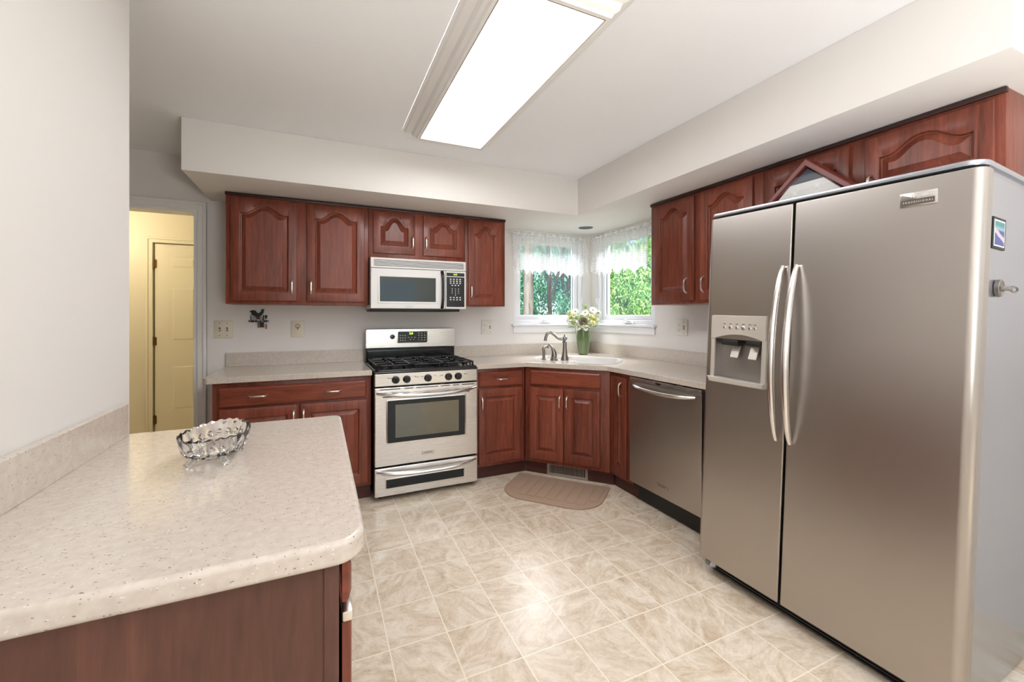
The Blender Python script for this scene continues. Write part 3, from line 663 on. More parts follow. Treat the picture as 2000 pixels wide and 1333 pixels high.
b = mb(); text_into(b, '4:13', .018, Matrix.Translation((.282, -.0188, .286)) @ FRONT); b.build('clock_digits', 'digit', pc)
b = mb()
for j, (zz, xs, w_) in enumerate(((1.588, 4, .007), (1.572, 4, .007), (1.556, 4, .007), (1.539, 3, .006), (1.510, 3, .003), (1.493, 3, .003), (1.476, 3, .003), (1.459, 1, .003), (1.440, 4, .007), (1.422, 4, .007))):
    for i in range(xs):
        xx = -1.606+(i-(xs-1)/2)*.0265
        b.prism(rrect(xx-w_, xx+w_, zz-.0048, zz+.0048, .003, 3), -.4042, -.4034, 'y')
b.build('lettering', 'print', pc)
# ------------------------------------------------------------------ dishwasher (front faces -x)
DWM = Matrix.Translation((-.61, -1.384, 0)) @ Matrix.Rotation(-PI/2, 4, 'Z')
t = thing('dishwasher', 'brushed stainless dishwasher with a bowed bar handle beside the fridge', 'dishwasher', (-.61, -1.384, 0), (0, 0, -PI/2))
MB().box(.004, .612, .002, .57, .10, .868).build('body', 'mblack', t)
d = MB().box(.003, .613, -.040, 0, .146, .845, .004, 3).build('door', 'steel', t)
MB().box(.003, .613, -.042, 0, .847, .870, .003).build('control_strip', 'steel_light', t)
MB().box(.255, .298, -.0435, -.041, .850, .862, .001).build('status_window', 'black', t)
bow(MB(), .045, .575, -.040, .822, .044, .016, .018).build('handle', 'handle', d)
bd = MB().box(.262, .36, -.0435, -.039, .207, .228, .0015).build('badge', 'steel', d)
b = MB(); text_into(b, 'FRIGIDAIRE', .012, Matrix.Translation((.311, -.0435, .2175)) @ FRONT); b.build('lettering', 'dkprint', bd)
MB().box(.003, .613, .04, .06, .01, .14).build('toe_panel', 'mblack', t)
# ------------------------------------------------------------------ refrigerator
F0 = Vector((-.874, -2.166, 0)); FR = Euler((.0251, .0232, .0506)); FM = Matrix.Translation(F0) @ FR.to_matrix().to_4x4()
t = thing('refrigerator', 'large side-by-side stainless refrigerator with ice and water dispenser', 'refrigerator', F0, FR)
MB().box(.078, .70, -.944, -.010, .042, 1.765, .006).build('body', 'grey', t)
b = MB(); b.box(.06, .082, -.94, -.014, .09, 1.765); b.build('gasket', 'mblack', t)
b = MB(); b.prism(rrect(.006, .69, -.950, -.004, [.02, .02, .05, .05]), 1.782, 1.800, b=.004); b.box(.08, .69, -.94, -.014, 1.762, 1.784); b.build('top_cover', 'grey', t)
def fdoor(y0, y1, r0, r1, name, z0=.0866, z1=1.773):
    # plan outline, front at x=0, rounded outer edges
    P = [(.062, y0), (.062, y1)]
    n = 7
    for k in range(n+1): a = PI/2*k/n; P.append((r1-r1*math.sin(a), y1+r1*(1-math.cos(a)) if False else y1+ (r1-r1*math.cos(a))))
    for k in range(n+1): a = PI/2*(1-k/n); P.append((r0-r0*math.sin(a), y0-(r0-r0*math.cos(a))))
    return MB().prism(P, z0, z1, 'z', .005, 2).build(name, 'steel', t, 40)
# dispenser bay is cut into the freezer door: door in four pieces of one mesh
def fdoor_with_bay(y0, y1, r0, r1, name, bay):
    (by0, by1, bz0, bz1) = bay; z0, z1 = .0866, 1.773; n = 7
    P = [(.062, y0), (.062, y1)]
    for k in range(n+1): a = PI/2*k/n; P.append((r1-r1*math.sin(a), y1+(r1-r1*math.cos(a))))
    for k in range(n+1): a = PI/2*(1-k/n); P.append((r0-r0*math.sin(a), y0-(r0-r0*math.cos(a))))
    b = MB(); b.prism(P, z0, z1, 'z', .005, 2)
    d = b.build(name, 'steel', t, 40)
    c = MB().box(-.03, .055, by0, by1, bz0, bz1).build('cut', 'steel', t)
    md = d.modifiers.new('bay', 'BOOLEAN'); md.operation = 'DIFFERENCE'; md.object = c; md.solver = 'EXACT'
    dg = bpy.context.evaluated_depsgraph_get(); me = bpy.data.meshes.new_from_object(d.evaluated_get(dg)); d.modifiers.clear(); d.data = me; d.data.name = name
    me.polygons.foreach_set('use_smooth', [True]*len(me.polygons)); me.set_sharp_from_angle(angle=math.radians(50)); wnm = d.modifiers.new('weighted_normal', 'WEIGHTED_NORMAL'); wnm.keep_sharp = True; wnm.weight = 100
    bpy.data.objects.remove(c); return d
fd = fdoor_with_bay(0, -.397, .022, .006, 'freezer_door', (-.294, -.058, 1.0, 1.185))
rd = fdoor(-.407, -.954, .006, .03, 'fridge_door')
def fhandle(y, par):
    P = []; n = 36
    for k in range(n+1):
        u = -1+2*k/n; P.append((-.056*(1-u*u)**.8-.010, y, 1.142+u*.368))
    MB().tube(P, [.0165*(.62+.38*(1-abs(-1+2*k/n)**4)) for k in range(n+1)], 14, .8, (0, 1, 0)).build('handle', 'handle', par)
fhandle(-.372, fd); fhandle(-.428, rd)
bd = MB().prism(rrect(-.848, -.752, 1.680, 1.727, .002), -.004, .002, 'x', .0008).build('badge', 'handle', rd)
MB().prism(rrect(-.842, -.758, 1.685, 1.7035, .001), -.0048, -.003, 'x').build('badge_band', mat('badge_band', (.10, .075, .06), .4), bd)
SIDE = Matrix.Rotation(-PI/2, 4, 'Z') @ FRONT
b = MB(); text_into(b, 'Frigidaire', .017, Matrix.Translation((-.0046, -.812, 1.7145)) @ SIDE, shear=.35, depth=.0004); text_into(b, 'P R O F E S S I O N A L', .0078, Matrix.Translation((-.0052, -.800, 1.694)) @ SIDE, depth=.0003); b.build('lettering', 'print', bd)
# dispenser
ds = MB()
ds.prism([(-.039, 1.182), (-.039, 1.290), (-.045, 1.297), (-.31, 1.297), (-.31, 1.182)]+[(-.31+.26*k/16, 1.182+.026*math.sin(PI*k/16)) for k in range(1, 16)], -.012, .004, 'x', .003)
ds.box(-.009, .004, -.058, -.039, .985, 1.19, .003); ds.box(-.009, .004, -.313, -.293, .985, 1.19, .003)
dsp = ds.build('dispenser', 'silver', fd)
b = MB(); b.prism([(-.036, 1.0), (-.316, 1.0), (-.316, .978), (-.05, .975)], -.030, .004, 'x', .004); b.build('drip_tray', 'silver', dsp)
b = MB(); b.rings([[(.0, -.059, 1.001), (.052, -.062, 1.001), (.052, -.29, 1.001), (.0, -.293, 1.001)], [(.0, -.059, 1.184), (.052, -.062, 1.184), (.052, -.29, 1.184), (.0, -.293, 1.184)]], True, True, False); b.build('recess', mat('recess_metal', (.42, .40, .385), .35, .9), dsp)
b = MB(); b.box(-.002, .04, -.09, -.175, 1.155, 1.184, .004); b.box(-.002, .04, -.215, -.285, 1.16, 1.184, .004); b.build('chute', 'mblack', dsp)
for yy in (-.145, -.235): MB().at(Matrix.Translation((.028, yy, 1.125)) @ Matrix.Rotation(.35, 4, 'Y')).box(-.004, .004, -.02, .02, -.03, .03, .003).build('paddle', 'silver', dsp)
for i, (yy, r) in enumerate(((-.112, .007), (-.143, .009), (-.175, .009), (-.207, .010), (-.238, .008), (-.262, .007))):
    MB().lathe([(r, -.011), (r, -.0135), (r*.7, -.0155), (r*.2, -.0155)], (0, yy, 1.240), 14, 'x').build('button', 'handle', dsp)
b = MB()
for yy in (-.112, -.143, -.175, -.207, -.238, -.262): b.box(-.0126, -.0119, yy-.006, yy+.006, 1.2555, 1.2585)
b.build('lettering', 'dkprint', dsp)
b = MB(); b.box(.06, .10, -.93, -.03, .022, .078, .003)
for k in range(4): b.box(.052, .066, -.92, -.04, .027+k*.012, .033+k*.012)
b.build('base_grille', 'mblack', t)
b = MB(); b.lathe([(.001, .045), (.04, .045), (.045, .055), (.04, .072), (.001, .074)], (.06, -.045, 0), 20, 'z', .8); b.build('hinge_cap', 'grey', t)
for xx in (.12, .64):
    for yy in (-.06, -.88): MB().lathe([(.02, .0+(.022 if yy < -.5 else .002)+(.015 if xx > .5 else 0)), (.02, .045)], (xx, yy, 0), 12).build('foot', 'mblack', t)
# things on the fridge side
def on_side(lx, lz, ly=-.9445): return FM @ Vector((lx, ly, lz))
t = thing('photo_magnet', 'small blue picture magnet with black border on the fridge side', 'magnet', on_side(.158, 1.583), FR)
MB().box(-.056, .056, -.003, 0, -.050, .050, .0006).build('backing', 'mblack', t)
MB().box(-.046, .046, -.0036, -.002, -.042, .042).build('mount', 'white', t)
m = mat('blue_print', (.03, .09, .40), .3)
v = coords(m); sp = nd(m, 'ShaderNodeSeparateXYZ'); lk(m, v, sp.inputs[0])
c = ramp(m, math_(m, 'ADD', math_(m, 'MULTIPLY', sp.outputs[2], 12.), .5), [(.0, (.015, .04, .26)), (.58, (.01, .03, .22)), (.66, (.22, .42, .48)), (.8, (.02, .20, .22))])
br = math_(m, 'LESS_THAN', math_(m, 'ABSOLUTE', math_(m, 'ADD', math_(m, 'ADD', sp.outputs[2], math_(m, 'MULTIPLY', sp.outputs[0], .35)), math_(m, 'MULTIPLY', noise(m, v, 60, 2), .012))), .008)
lk(m, mixc(m, br, c, (.50, .42, .50)), bsdf(m).inputs['Base Color'])
MB().box(-.041, .041, -.0040, -.003, -.038, .037).build('picture', m, t)
t = thing('magnet_clip', 'round steel magnetic clip with a looped handle on the fridge side', 'magnet', on_side(.160, 1.408), FR)
MB().lathe([(.026, -.0005), (.028, -.003), (.028, -.012), (.025, -.014), (.019, -.010), (.004, -.010)], seg=28, axis='y').build('magnet_base', 'pewter', t)
b = MB(); b.tube([(.0, -.010, 0), (.02, -.017, .0), (.045, -.020, 0)], .007, 10)
L_ = [(.078+.034*math.cos(a), -.021, .009*math.sin(a)) for a in [2*PI*k/24 for k in range(25)]]; b.tube(L_, .003, 8, 1, (0, 1, 0)); b.build('clip_loop', 'pewter', t)
# flag case on top of the fridge
t = thing('flag_case', 'triangular red-framed display case with a folded flag on top of the refrigerator', 'display case', (-.46, -2.445, 1.788), (0, 0, -PI/2))
def tri(o, z0=0): 
    h, a, c_ = .268, .31, .295
    return [(-a+o*2.4, z0+o), (c_-o*2.4, z0+o), (0, h-o*1.42)]
b = MB(); T = lambda o, y: [(p[0], y, p[1]) for p in tri(o)]
b.rings([T(0, .088), T(0, 0), T(.003, -.003), T(.021, -.003), T(.024, 0), T(.024, .07)], False, False); b.build('frame', 'redwood', t)
b = MB(); b.rings([T(.0, .088), T(.0, .0879)], True, True); b.build('back_board', 'redwood', t)
b = MB(); F1 = [(-.225, .026), (.215, .026), (.075, .160), (-.083, .160)]; b.prism(F1, .012, .05, 'y', .006)
def star(cx, cz, r): return [(cx+(r if k % 2 == 0 else r*.4)*math.sin(PI*k/5), cz+(r if k % 2 == 0 else r*.4)*math.cos(PI*k/5)) for k in range(10)]
fl = b.build('white_fold', 'white', t)
ms = mat('bright_star', (.9, .9, .9), .7)
for sx_ in (-.10, .09): MB().prism(star(sx_*.55, .128 if sx_ > 0 else .115, .021), .0095, .013, 'y').build('star', ms, fl)
b = MB(); b.prism([(-.085, .158), (.077, .158), (0, .225)], .014, .05, 'y', .006); b.build('navy_fold', 'navy', t)
g2 = M['glass'].copy(); [setattr(n_.outputs[0], 'default_value', .004) for n_ in g2.node_tree.nodes if n_.type == 'VALUE']
b = MB(); b.rings([T(.0235, .004), T(.0235, .006)]); b.build('glass_pane', g2, t)

# ------------------------------------------------------------------ floor things
t = tag(MB().build('x', 'rug'), 'x', 'x'); bpy.data.objects.remove(t)
RM = Matrix.Translation(Vector((-1.127, -.583, 0))+nn*.008) @ Matrix.Rotation(ANG, 4, 'Z')
P = [(0.02, 0), (.755, 0), (.755, -.25)]+[(.755-.20+.20*math.cos(a), -.255-.20*math.sin(a)) for a in [PI/2*k/8 for k in range(9)]]+[(.02+.20-.20*math.sin(a), -.255-.20*math.cos(a)) for a in [PI/2*k/8 for k in range(9)]]
P = P[::-1]
b = MB().at(Matrix()); 
b.prism(P, .0005, .011, 'z', .004)
for k in range(9):
    xx = .09+k*.072; b.box(xx, xx+.058, -.385 if .1 < xx < .62 else -.30, -.05, .0105, .0135, .0025)
rug = tag(b.build('kitchen_mat', 'rug', None, 30), 'tan half-rounded kitchen mat lying in front of the sink cabinet', 'mat'); rug.matrix_world = RM
RV = Matrix.Translation(A0) @ Matrix.Rotation(ANG, 4, 'Z')
t = thing('floor_register', 'bronze slotted air vent set in the toe kick under the sink', 'vent', RV @ Vector((.342, .05, .053)), (0, 0, ANG))
b = MB(); 
b.frame(-.168, .168, -.051, .051, .021, .021, .018, .018, -.010, 0, .002)
b.build('frame', 'vent', t); MB().box(-.15, .15, -.003, 0, -.036, .036).build('duct', 'mblack', t)
b = MB()
for k in range(22): b.box(-.143+k*.0131, -.138+k*.0131, -.008, -.002, -.034, .034)
b.build('louvers', 'vent', t)

# ------------------------------------------------------------------ wall plates, key rack
def plate(label, loc, rz, wd, ht, m, parts):
    t = thing('wall_plate', label, 'outlet' if 'outlet' in label else 'switch', loc, (0, 0, rz), 'electrical wall plates')
    MB().box(-wd/2, wd/2, -.006, 0, -ht/2, ht/2, .003).build('cover', m, t)
    for kind, x in parts:
        if kind == 'toggle':
            MB().box(x-.006, x+.006, -.0065, -.005, -.014, .014).build('slot', 'dkprint', t)
            MB().at(Matrix.Translation((x, -.006, .002)) @ Matrix.Rotation(.5, 4, 'X')).box(-.004, .004, -.014, 0, -.006, .006, .0015).build('toggle', m, t)
        elif kind == 'duplex':
            for z in (.02, -.02):
                b = MB(); b.prism(rrect(x-.014, x+.014, z-.014, z+.014, .008, 4), -.008, -.005, 'y', .001); s_ = b.build('socket', m, t)
                b = MB(); b.box(x-.007, x-.005, -.0083, -.0075, z-.001, z+.007); b.box(x+.005, x+.007, -.0083, -.0075, z-.001, z+.006); b.lathe([(.0025, -.0083), (.0025, -.0075)], (x, 0, z-.007), 8, 'y'); b.build('slots', 'dkprint', s_)
        elif kind == 'plug':
            b = MB(); b.lathe([(.017, -.0065), (.017, -.012), (.013, -.012), (.013, -.0065)], (x, 0, .022), 20, 'y', cap=False); b.box(x-.003, x+.003, -.010, -.006, -.004, .02); b.build('night_light_ring', mat('brown_ring', (.22, .14, .08), .5), t)
            MB().box(x-.014, x+.012, -.0085, -.005, -.045, -.014, .001).build('socket', m, t)
        b = MB()
        for z in (.045, -.045): b.lathe([(.0032, -.0075), (.0022, -.0078)], (x, 0, z), 8, 'y')
        b.build('screws', 'dkprint' if kind == 'toggle' else m, t)
plate('ivory double switch plate on the wall nearest the doorway', (-3.2575, -.001, 1.191), 0, .117, .128, 'plate', [('toggle', -.023), ('toggle', .023)])
plate('ivory single outlet plate on the wall between the rooster rack and the stove', (-2.7695, -.001, 1.188), 0, .093, .130, 'plate', [('plug', .002)])
plate('pale outlet and switch plate on the wall between the stove and the corner window', (-1.1735, -.001, 1.184), 0, .119, .132, 'platew', [('duplex', -.025), ('toggle', .026)])
plate('pale outlet and switch plate on the wall between the corner window and the fridge', (-.001, -1.233, 1.198), -PI/2, .122, .125, 'platew', [('duplex', -.026), ('toggle', .026)])
t = thing('key_rack', 'black iron rooster key rack on the wall under the cabinet', 'key rack', (-3.032, -.001, 1.262))
b = MB(); px = lambda u, v_: ((u-455)/13.333*.00338, (470-v_)/13.333*.00338)
b.prism([px(*q) for q in ((180, 515), (200, 490), (240, 485), (240, 330), (260, 330), (260, 485), (555, 485), (560, 330), (590, 330), (590, 480), (690, 485), (730, 512), (690, 545), (215, 545))], -.006, -.001, 'y', .001)
for z_ in (400, 455): b.prism([px(240, z_-12), px(600, z_-12), px(600, z_+8), px(240, z_+8)], -.006, -.001, 'y')
b.build('rail', 'rooster', t)
b = MB(); b.prism([px(*q) for q in ((210, 235), (255, 200), (320, 182), (380, 205), (410, 255), (440, 280), (480, 262), (520, 205), (510, 160), (540, 165), (560, 150), (600, 160), (605, 190), (585, 200), (590, 240), (575, 275), (560, 300), (530, 350), (480, 385), (430, 395), (370, 380), (310, 350), (270, 320), (265, 285), (262, 255), (235, 240))][::-1], -.009, -.002, 'y', .0015)
b.build('rooster', 'rooster', t)
b = MB(); b.prism([px(*q) for q in ((605, 335), (690, 340), (660, 450), (625, 450))], -.008, -.002, 'y', .001); b.build('bucket', 'rooster', t)
b = MB(); b.prism([px(*q) for q in ((390, 410), (455, 395), (500, 420), (490, 462), (400, 462))], -.007, -.002, 'y', .001); b.build('rust_patch', 'rust', t)
for u in (235, 350, 455, 545, 690):
    a, z_ = px(u, 520); MB().tube([(a, -.006, z_+.004), (a, -.010, z_-.004), (a, -.018, z_-.006), (a, -.020, z_+.002)], .0018, 8).build('hook', 'nickel', t)
for nm, lab, u0, v0, w_, h_, mm in (('key', 'brown key hanging from the rooster rack', 455, 625, .010, .042, 'rust'), ('key_fob', 'wide black key fob hanging from the rooster rack', 545, 620, .028, .040, 'mblack'), ('key', 'thin red key hanging lowest from the rooster rack', 655, 680, .008, .036, 'red')):
    a, z_ = px(u0, v0); t2 = thing(nm, lab, 'key', (-3.032+a, -.018, 1.262+z_)); tl = a
    MB().box(-w_/2, w_/2, -.002, .002, -h_/2, h_/2, .001).build('blade', mm, t2)
    b = MB(); b.tube([(.008*math.cos(k*PI/8), 0, h_/2+.006+.008*math.sin(k*PI/8)) for k in range(17)], .0012, 6); b.build('ring', 'nickel', t2)

# ------------------------------------------------------------------ vase and flowers
VC = Vector((-.275, -.261, Z1)); t = thing('vase', 'green glazed fluted vase at the back corner of the sink', 'vase', VC)
rs = []
for r, h in ((.042, 0), (.046, .004), (.053, .05), (.064, .12), (.069, .17), (.064, .215), (.057, .242), (.061, .258), (.056, .256), (.052, .24), (.055, .2), (.045, .1), (.03, .01)):
    rs.append([(r*(.98+.09*abs(math.cos(3*a))**.7-.03)*math.cos(a), r*(.98+.09*abs(math.cos(3*a))**.7-.03)*math.sin(a), h) for a in [2*PI*k/48 for k in range(48)]])
MB().rings(rs).build('vase_body', 'green', t, 22)
FT = VC+Vector((0, 0, .245))
def flower_proto(kind):
    """flower head at the origin facing +z with its stem below; built once, then copied"""
    r = bpy.data.objects.new(kind, None); COL.objects.link(r)
    if kind == 'daisy':
        b = MB()
        for k in range(12):
            b.at(Matrix.Rotation(2*PI*k/12, 4, 'Z')); b.face([(.006, -.003, 0), (.02, -.006, .003), (.036, -.004, .001), (.040, 0, -.001), (.036, .004, .001), (.02, .006, .003), (.006, .003, 0)], [range(7)])
        b.at(Matrix()); b.build('petals', 'petal', r); MB().lathe([(.010, -.002), (.010, .002), (.007, .006), (.001, .007)], seg=14).build('flower_eye', 'yel', r)
    elif kind == 'rose':
        b = MB()
        for ring_, (n, rad, ti, ww) in enumerate(((3, .010, .1, .012), (4, .017, .35, .017), (5, .025, .7, .022), (6, .033, 1.0, .024))):
            for k in range(n):
                b.at(Matrix.Rotation(2*PI*k/n+ring_, 4, 'Z') @ Matrix.Translation((rad*.6, 0, 0)) @ Matrix.Rotation(ti, 4, 'Y'))
                b.face([(-.002, -ww*.5, -.006), (0, -ww, .010), (.004, -ww*.6, .024), (.005, 0, .027), (.004, ww*.6, .024), (0, ww, .010), (-.002, ww*.5, -.006), (.003, 0, .01)], [(0, 1, 7), (1, 2, 7), (2, 3, 7), (3, 4, 7), (4, 5, 7), (5, 6, 7), (6, 0, 7)])
        b.at(Matrix()); b.build('petals', 'petalr', r, 80)
    elif kind in ('blossom', 'yellow_blossom', 'cream_blossom'):
        b = MB(); rnd = random.Random(len(kind))
        for j in range(11):
            c = Vector((rnd.gauss(0, 1), rnd.gauss(0, 1), abs(rnd.gauss(0, 1))+.2)).normalized()
            q = c.to_track_quat('Z', 'X').to_matrix().to_4x4()
            for k in range(5):
                b.at(Matrix.Translation(c*.026) @ q @ Matrix.Rotation(2*PI*k/5+j, 4, 'Z')); b.face([(0, 0, 0), (.008, -.006, .002), (.014, 0, .003), (.008, .006, .002)], [(0, 1, 2, 3)])
        b.at(Matrix()); b.build('petals', {'blossom': 'petal', 'yellow_blossom': 'petaly', 'cream_blossom': 'petalc'}[kind], r)
        MB().lathe([(.002, -.02), (.014, -.008), (.018, .006), (.010, .02), (.002, .024)], seg=10).build('flower_eye', 'gbud', r)
    elif kind == 'green_bud':
        b = MB(); rnd = random.Random(5)
        for j in range(26):
            c = Vector((rnd.gauss(0, 1), rnd.gauss(0, 1), abs(rnd.gauss(0, 1)))).normalized()*.024
            b.lathe([(.001, -.004), (.005, 0), (.001, .004)], tuple(c), 6); b.tube([(0, 0, -.02), tuple(c*.9)], .001, 4)
        b.build('bud_cluster', 'gbud', r)
    else:
        b = MB(); b.face([(0, 0, 0), (.02, -.014, .006), (.05, -.016, .010), (.085, 0, 0), (.05, .016, .010), (.02, .014, .006), (.045, 0, .002)], [(0, 1, 6), (1, 2, 6), (2, 3, 6), (3, 4, 6), (4, 5, 6), (5, 0, 6)]); b.build('leaf_blade', 'leafin', r, 60)
    MB().tube([(0, 0, 0), (.002, 0, -.03), (0, 0, -.06)], .0018, 6).build('stem', 'stem', r)
    return r
LABF = {'daisy': 'white daisy with orange eye in the green vase', 'rose': 'dusky olive rose facing out at the front of the bouquet in the green vase', 'blossom': 'small white blossom head in the green vase bouquet', 'yellow_blossom': 'yellow blossom head in the green vase bouquet',
        'cream_blossom': 'cream blossom head in the green vase bouquet', 'green_bud': 'tall green bud cluster at the top of the vase bouquet', 'leaf_sprig': 'green leaf sprig at the rim of the green vase'}
protos = {}
camdir = (Vector(cam.location)-FT); camdir.z = 0; camdir.normalize(); rt = Vector((-camdir.y, camdir.x, 0)); 
def put(kind, a, h, fwd, tilt=.9):
    p = FT+rt*a+camdir*fwd+Vector((0, 0, h))
    if kind in protos: o = dup(protos[kind])
    else: o = protos[kind] = flower_proto(kind)
    d = (p-(FT+Vector((0, 0, -.10)))).normalized()*.55+camdir*.75*tilt
    if kind == 'leaf_sprig': o.rotation_euler = Vector((a*3, a, .2)).to_track_quat('X', 'Z').to_euler(); p = FT+rt*a*.5+camdir*fwd+Vector((0, 0, h)); o.rotation_euler = ((rt*(1 if a > 0 else -1)).to_track_quat('X', 'Z')).to_euler()
    else: o.rotation_euler = d.to_track_quat('Z', 'Y').to_euler()
    o.location = p; tag(o, LABF[kind], 'flower' if kind != 'leaf_sprig' else 'leaf', 'flowers in the green vase')
for a in ((.02, .215, .02), ): put('green_bud', *a, tilt=.2)
for a in ((.02, .165, .05), (.095, .19, .02), (-.075, .175, .03)): put('daisy', *a)
put('rose', 0, .075, .10, 1.2)
rnd = random.Random(11); placed = []
for k in range(19):
    for _ in range(200):
        a = rnd.uniform(-.14, .14); h = rnd.uniform(.0, .19)*(1-abs(a)*2.2)+.02; f_ = rnd.uniform(-.06, .06); q = Vector((a, h, f_))
        if all((q-p_).length > .05 for p_ in placed): break
    placed.append(q); put(('blossom', 'blossom', 'cream_blossom', 'yellow_blossom')[k % 4], a, h, f_)
for a in ((.085, .06, .09), (.11, .10, .06), (.07, .12, .06)): put('yellow_blossom', *a)
for a in ((-.035, .02, .10), (.03, .015, .10), (.0, .045, .095), (-.09, .06, .07), (-.115, .11, .03), (-.06, .11, .07)): put('blossom' if a[0] > -.05 else 'cream_blossom', *a)
for a in ((-.14, .02, .06), (.10, .03, .05), (-.06, .12, .0), (.05, .14, .0)): put('leaf_sprig', *a)

# ------------------------------------------------------------------ crystal bowl
BC = Vector((-2.862, -2.392, Z1)); t = thing('crystal_bowl', 'cut crystal oval footed bowl on the near countertop', 'bowl', BC, (0, 0, PI/2-.12))
def oval(k, z, N=96, rib=0., rim=0.):
    R = []
    for i in range(N):
        a = 2*PI*i/N; m_ = 1+rib*math.cos(a*16); ex = .112*(1+.05*math.cos(2*a)); 
        R.append((ex*k*m_*math.cos(a), .077*k*m_*math.sin(a), z+rim*(1 if i % 4 < 2 else 0)+.006*k*k*math.cos(a)**2))
    return R
out = [(.30, .011, 0), (.55, .014, .01), (.75, .023, .03), (.88, .036, .03), (.96, .053, .02), (1.0, .069, 0)]
inn = [(1.0, .073, 0), (.95, .069, 0), (.90, .055, 0), (.80, .037, .01), (.60, .025, .01), (.30, .021, 0)]
b = MB(); b.rings([oval(k, z, rib=r) for k, z, r in out]+[oval(1.0, .072, rim=.003)]+[oval(k, z, rib=r) for k, z, r in inn[1:]]); b.build('bowl_body', 'crystal', t, 18)
b = MB()
for k in range(20):
    a = 2*PI*k/20; x, y = .108*math.cos(a), .0705*math.sin(a); zt = .043+.006*math.cos(a)**2
    b.at(Matrix.Translation((x*.93, y*.93, zt)) @ Matrix.Rotation(a, 4, 'Z') @ Matrix.Scale(.5, 4, (1, 0, 0))); b.lathe([(.001, -.010), (.007, -.004), (.009, 0), (.007, .004), (.001, .010)], seg=6)
b.at(Matrix()); b.build('cut_facets', 'crystal', t, 5)
for sx, sy in ((1, 1), (1, -1), (-1, 1), (-1, -1)):
    MB().tube([(sx*.044, sy*.027, .024), (sx*.052, sy*.033, .016), (sx*.060, sy*.039, .008), (sx*.064, sy*.043, .004)], [.010, .009, .007, .0085], 8).build('foot', 'crystal', t, 25)

# ------------------------------------------------------------------ outdoors
b = MB()
for a in ((-30, 30, .3, 40), (.3, 30, -30, .3), (-30, .3, -30, -6.9), (-30, -5.2, -6.9, .3)): b.box(a[0], a[1], a[2], a[3], -.6, -.5)
struct('ground', b, 'ground')
def crown_mesh(n, seed, leaf=.07):
    rnd = random.Random(seed); b = MB(); cl = []
    for _ in range(16):
        v = Vector((rnd.gauss(0, 1), rnd.gauss(0, 1), rnd.gauss(0, 1))).normalized()*rnd.uniform(.3, .8); cl.append((v, rnd.uniform(.25, .45)))
    for _ in range(n):
        c, r = rnd.choice(cl); d = Vector((rnd.gauss(0, 1), rnd.gauss(0, 1), rnd.gauss(0, 1))).normalized(); p = c+d*r*rnd.uniform(.7, 1)
        q = (d+Vector((rnd.gauss(0, .6), rnd.gauss(0, .6), rnd.gauss(0, .6)+.4))).normalized().to_track_quat('Z', 'Y').to_matrix().to_4x4() @ Matrix.Rotation(rnd.uniform(0, 6.3), 4, 'Z')
        s_ = leaf*rnd.uniform(.6, 1.3); b.at(Matrix.Translation(p) @ q)
        b.face([(-s_, 0, 0), (0, -s_*.45, s_*.18), (s_, 0, 0), (0, s_*.45, s_*.18)], [(0, 1, 2, 3)])
    b.at(Matrix()); o = b.build('crown', 'leafA', None, 80, rn=False); me = o.data; bpy.data.objects.remove(o); return me
CM = [crown_mesh(9000, s, .036) for s in (1, 2, 3, 4)]
CMB = [m_.copy() for m_ in CM]
for m_ in CMB: m_.materials.clear(); m_.materials.append(M['leafB'])
def tree(x, y, z, r, h, kind, label, group, trunk=.06, bark='barkd', cat='tree'):
    t = thing('tree' if cat == 'tree' else 'shrub', label, cat, (x, y, -.5), (0, 0, random.uniform(0, 6)), group)
    o = bpy.data.objects.new('crown', (CM if kind == 'A' else CMB)[random.randrange(4)]); COL.objects.link(o); o.parent = t; o.location = (0, 0, z+.5); o.scale = (r, r, h)
    MB().tube([(0, 0, 0), (.03, .02, (z+.5)*.5), (0, .05, z+.5)], [trunk, trunk*.85, trunk*.6], 10).build('trunk', bark, t)
def polar(deg, d): a = math.radians(deg); return cam.location.x+d*math.sin(a), cam.location.y+d*math.cos(a)
tx, ty = polar(26.6, 8.3)
t = thing('tree', 'pale straight bare trunk close behind the window over the sink', 'tree', (tx, ty, -.5), group='trees outside')
MB().tube([(0, 0, 0), (.01, 0, 2.5), (.03, 0, 6)], [.12, .10, .085], 14).build('trunk', 'bark', t)
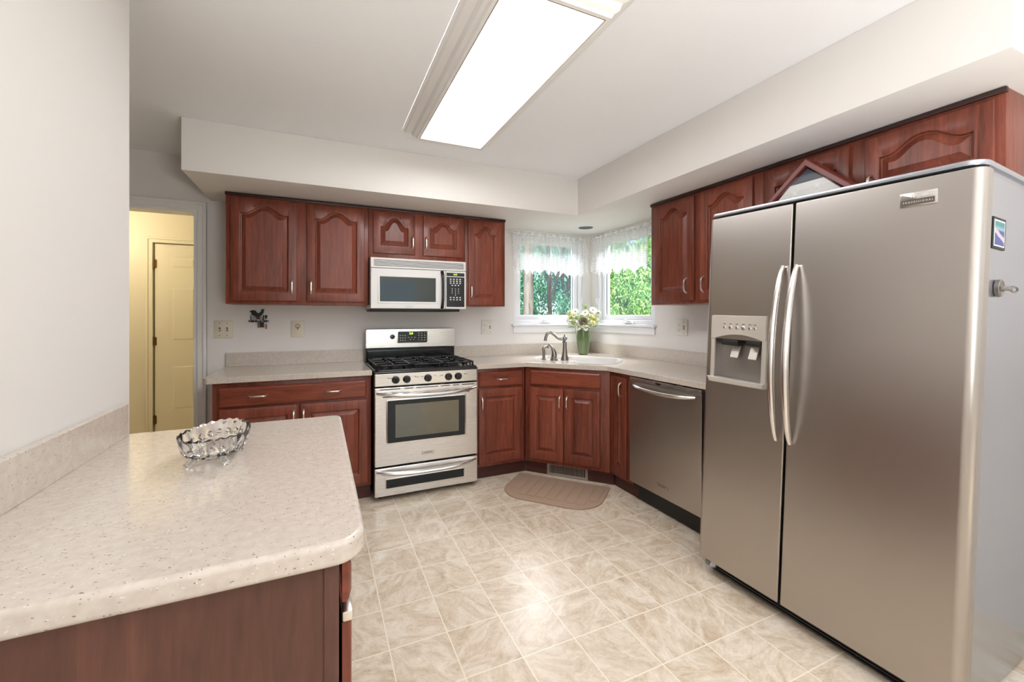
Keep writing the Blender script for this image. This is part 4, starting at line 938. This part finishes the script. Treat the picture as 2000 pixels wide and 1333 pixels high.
o = bpy.data.objects.new('crown', CM[0]); COL.objects.link(o); o.parent = t; o.location = (0, 0, 7); o.scale = (1.4, 1.4, 1.0)
LA = 'dark bluish green bush growing behind the pale trunk, outside'; LB = 'bright yellow-green bush outside the window next to the fridge side'; LC = 'leafy tree further off in the woods outside the corner windows'
for deg, d, z, r, h, k, lab, grp in ((18, 9.6, .9, .92, 1.0, 'A', LA, 'bushes behind the trunk'), (32, 9.6, .7, .92, 1.0, 'A', LA, 'bushes behind the trunk'), (46.5, 9.6, 1.0, .92, 1.1, 'B', LB, 'bushes beside the house'),
        (24.5, 12.3, 1.5, 1.15, 1.5, 'A', LA, 'bushes behind the trunk'), (39, 12.0, 1.5, 1.15, 1.6, 'B', LB, 'bushes beside the house'), (53.5, 12, 1.5, 1.15, 1.6, 'B', LB, 'bushes beside the house')): tree(*polar(deg, d), z, r, h, k, lab, grp, .04, cat='shrub')
for deg, d in ((29.3, 8.2), (31.2, 10.9)):
    a_, b_ = polar(deg, d); t = thing('tree', 'dark slender bare trunk among the bluish bushes behind the sink window', 'tree', (a_, b_, -.5), group='dark trunks outside')
    MB().tube([(0, 0, 0), (.05, 0, 1.6), (.02, .03, 3.0), (.1, 0, 6)], [.05, .043, .038, .03], 10).build('trunk', 'barkd', t)
    MB().tube([(.03, 0, 2.0), (.25, .05, 2.6), (.5, 0, 3.6)], [.03, .025, .015], 8).build('branch', 'barkd', t)
for deg in (20, 27, 34, 41, 48): tree(*polar(deg, 18.6), .9, 1.15, 1.25, 'A' if deg < 36 else 'B', 'rounded bush on the woodland floor beneath the trees outside', 'bushes under the trees', .05, cat='shrub')
for deg, d, z, r, h, k in ((17, 16, 3., 1.6, 2.6, 'A'), (32, 16, 3., 1.6, 2.6, 'A'), (46.5, 16, 3., 1.6, 2.6, 'B'), (25, 21, 4.6, 2.1, 3.6, 'A'), (39.5, 21, 4.6, 2.1, 3.6, 'B'), (54, 21, 4.6, 2.1, 3.6, 'B')): tree(*polar(deg, d), z, r, h, k, LC, 'trees in the woods', .16)
bpy.context.view_layer.update()
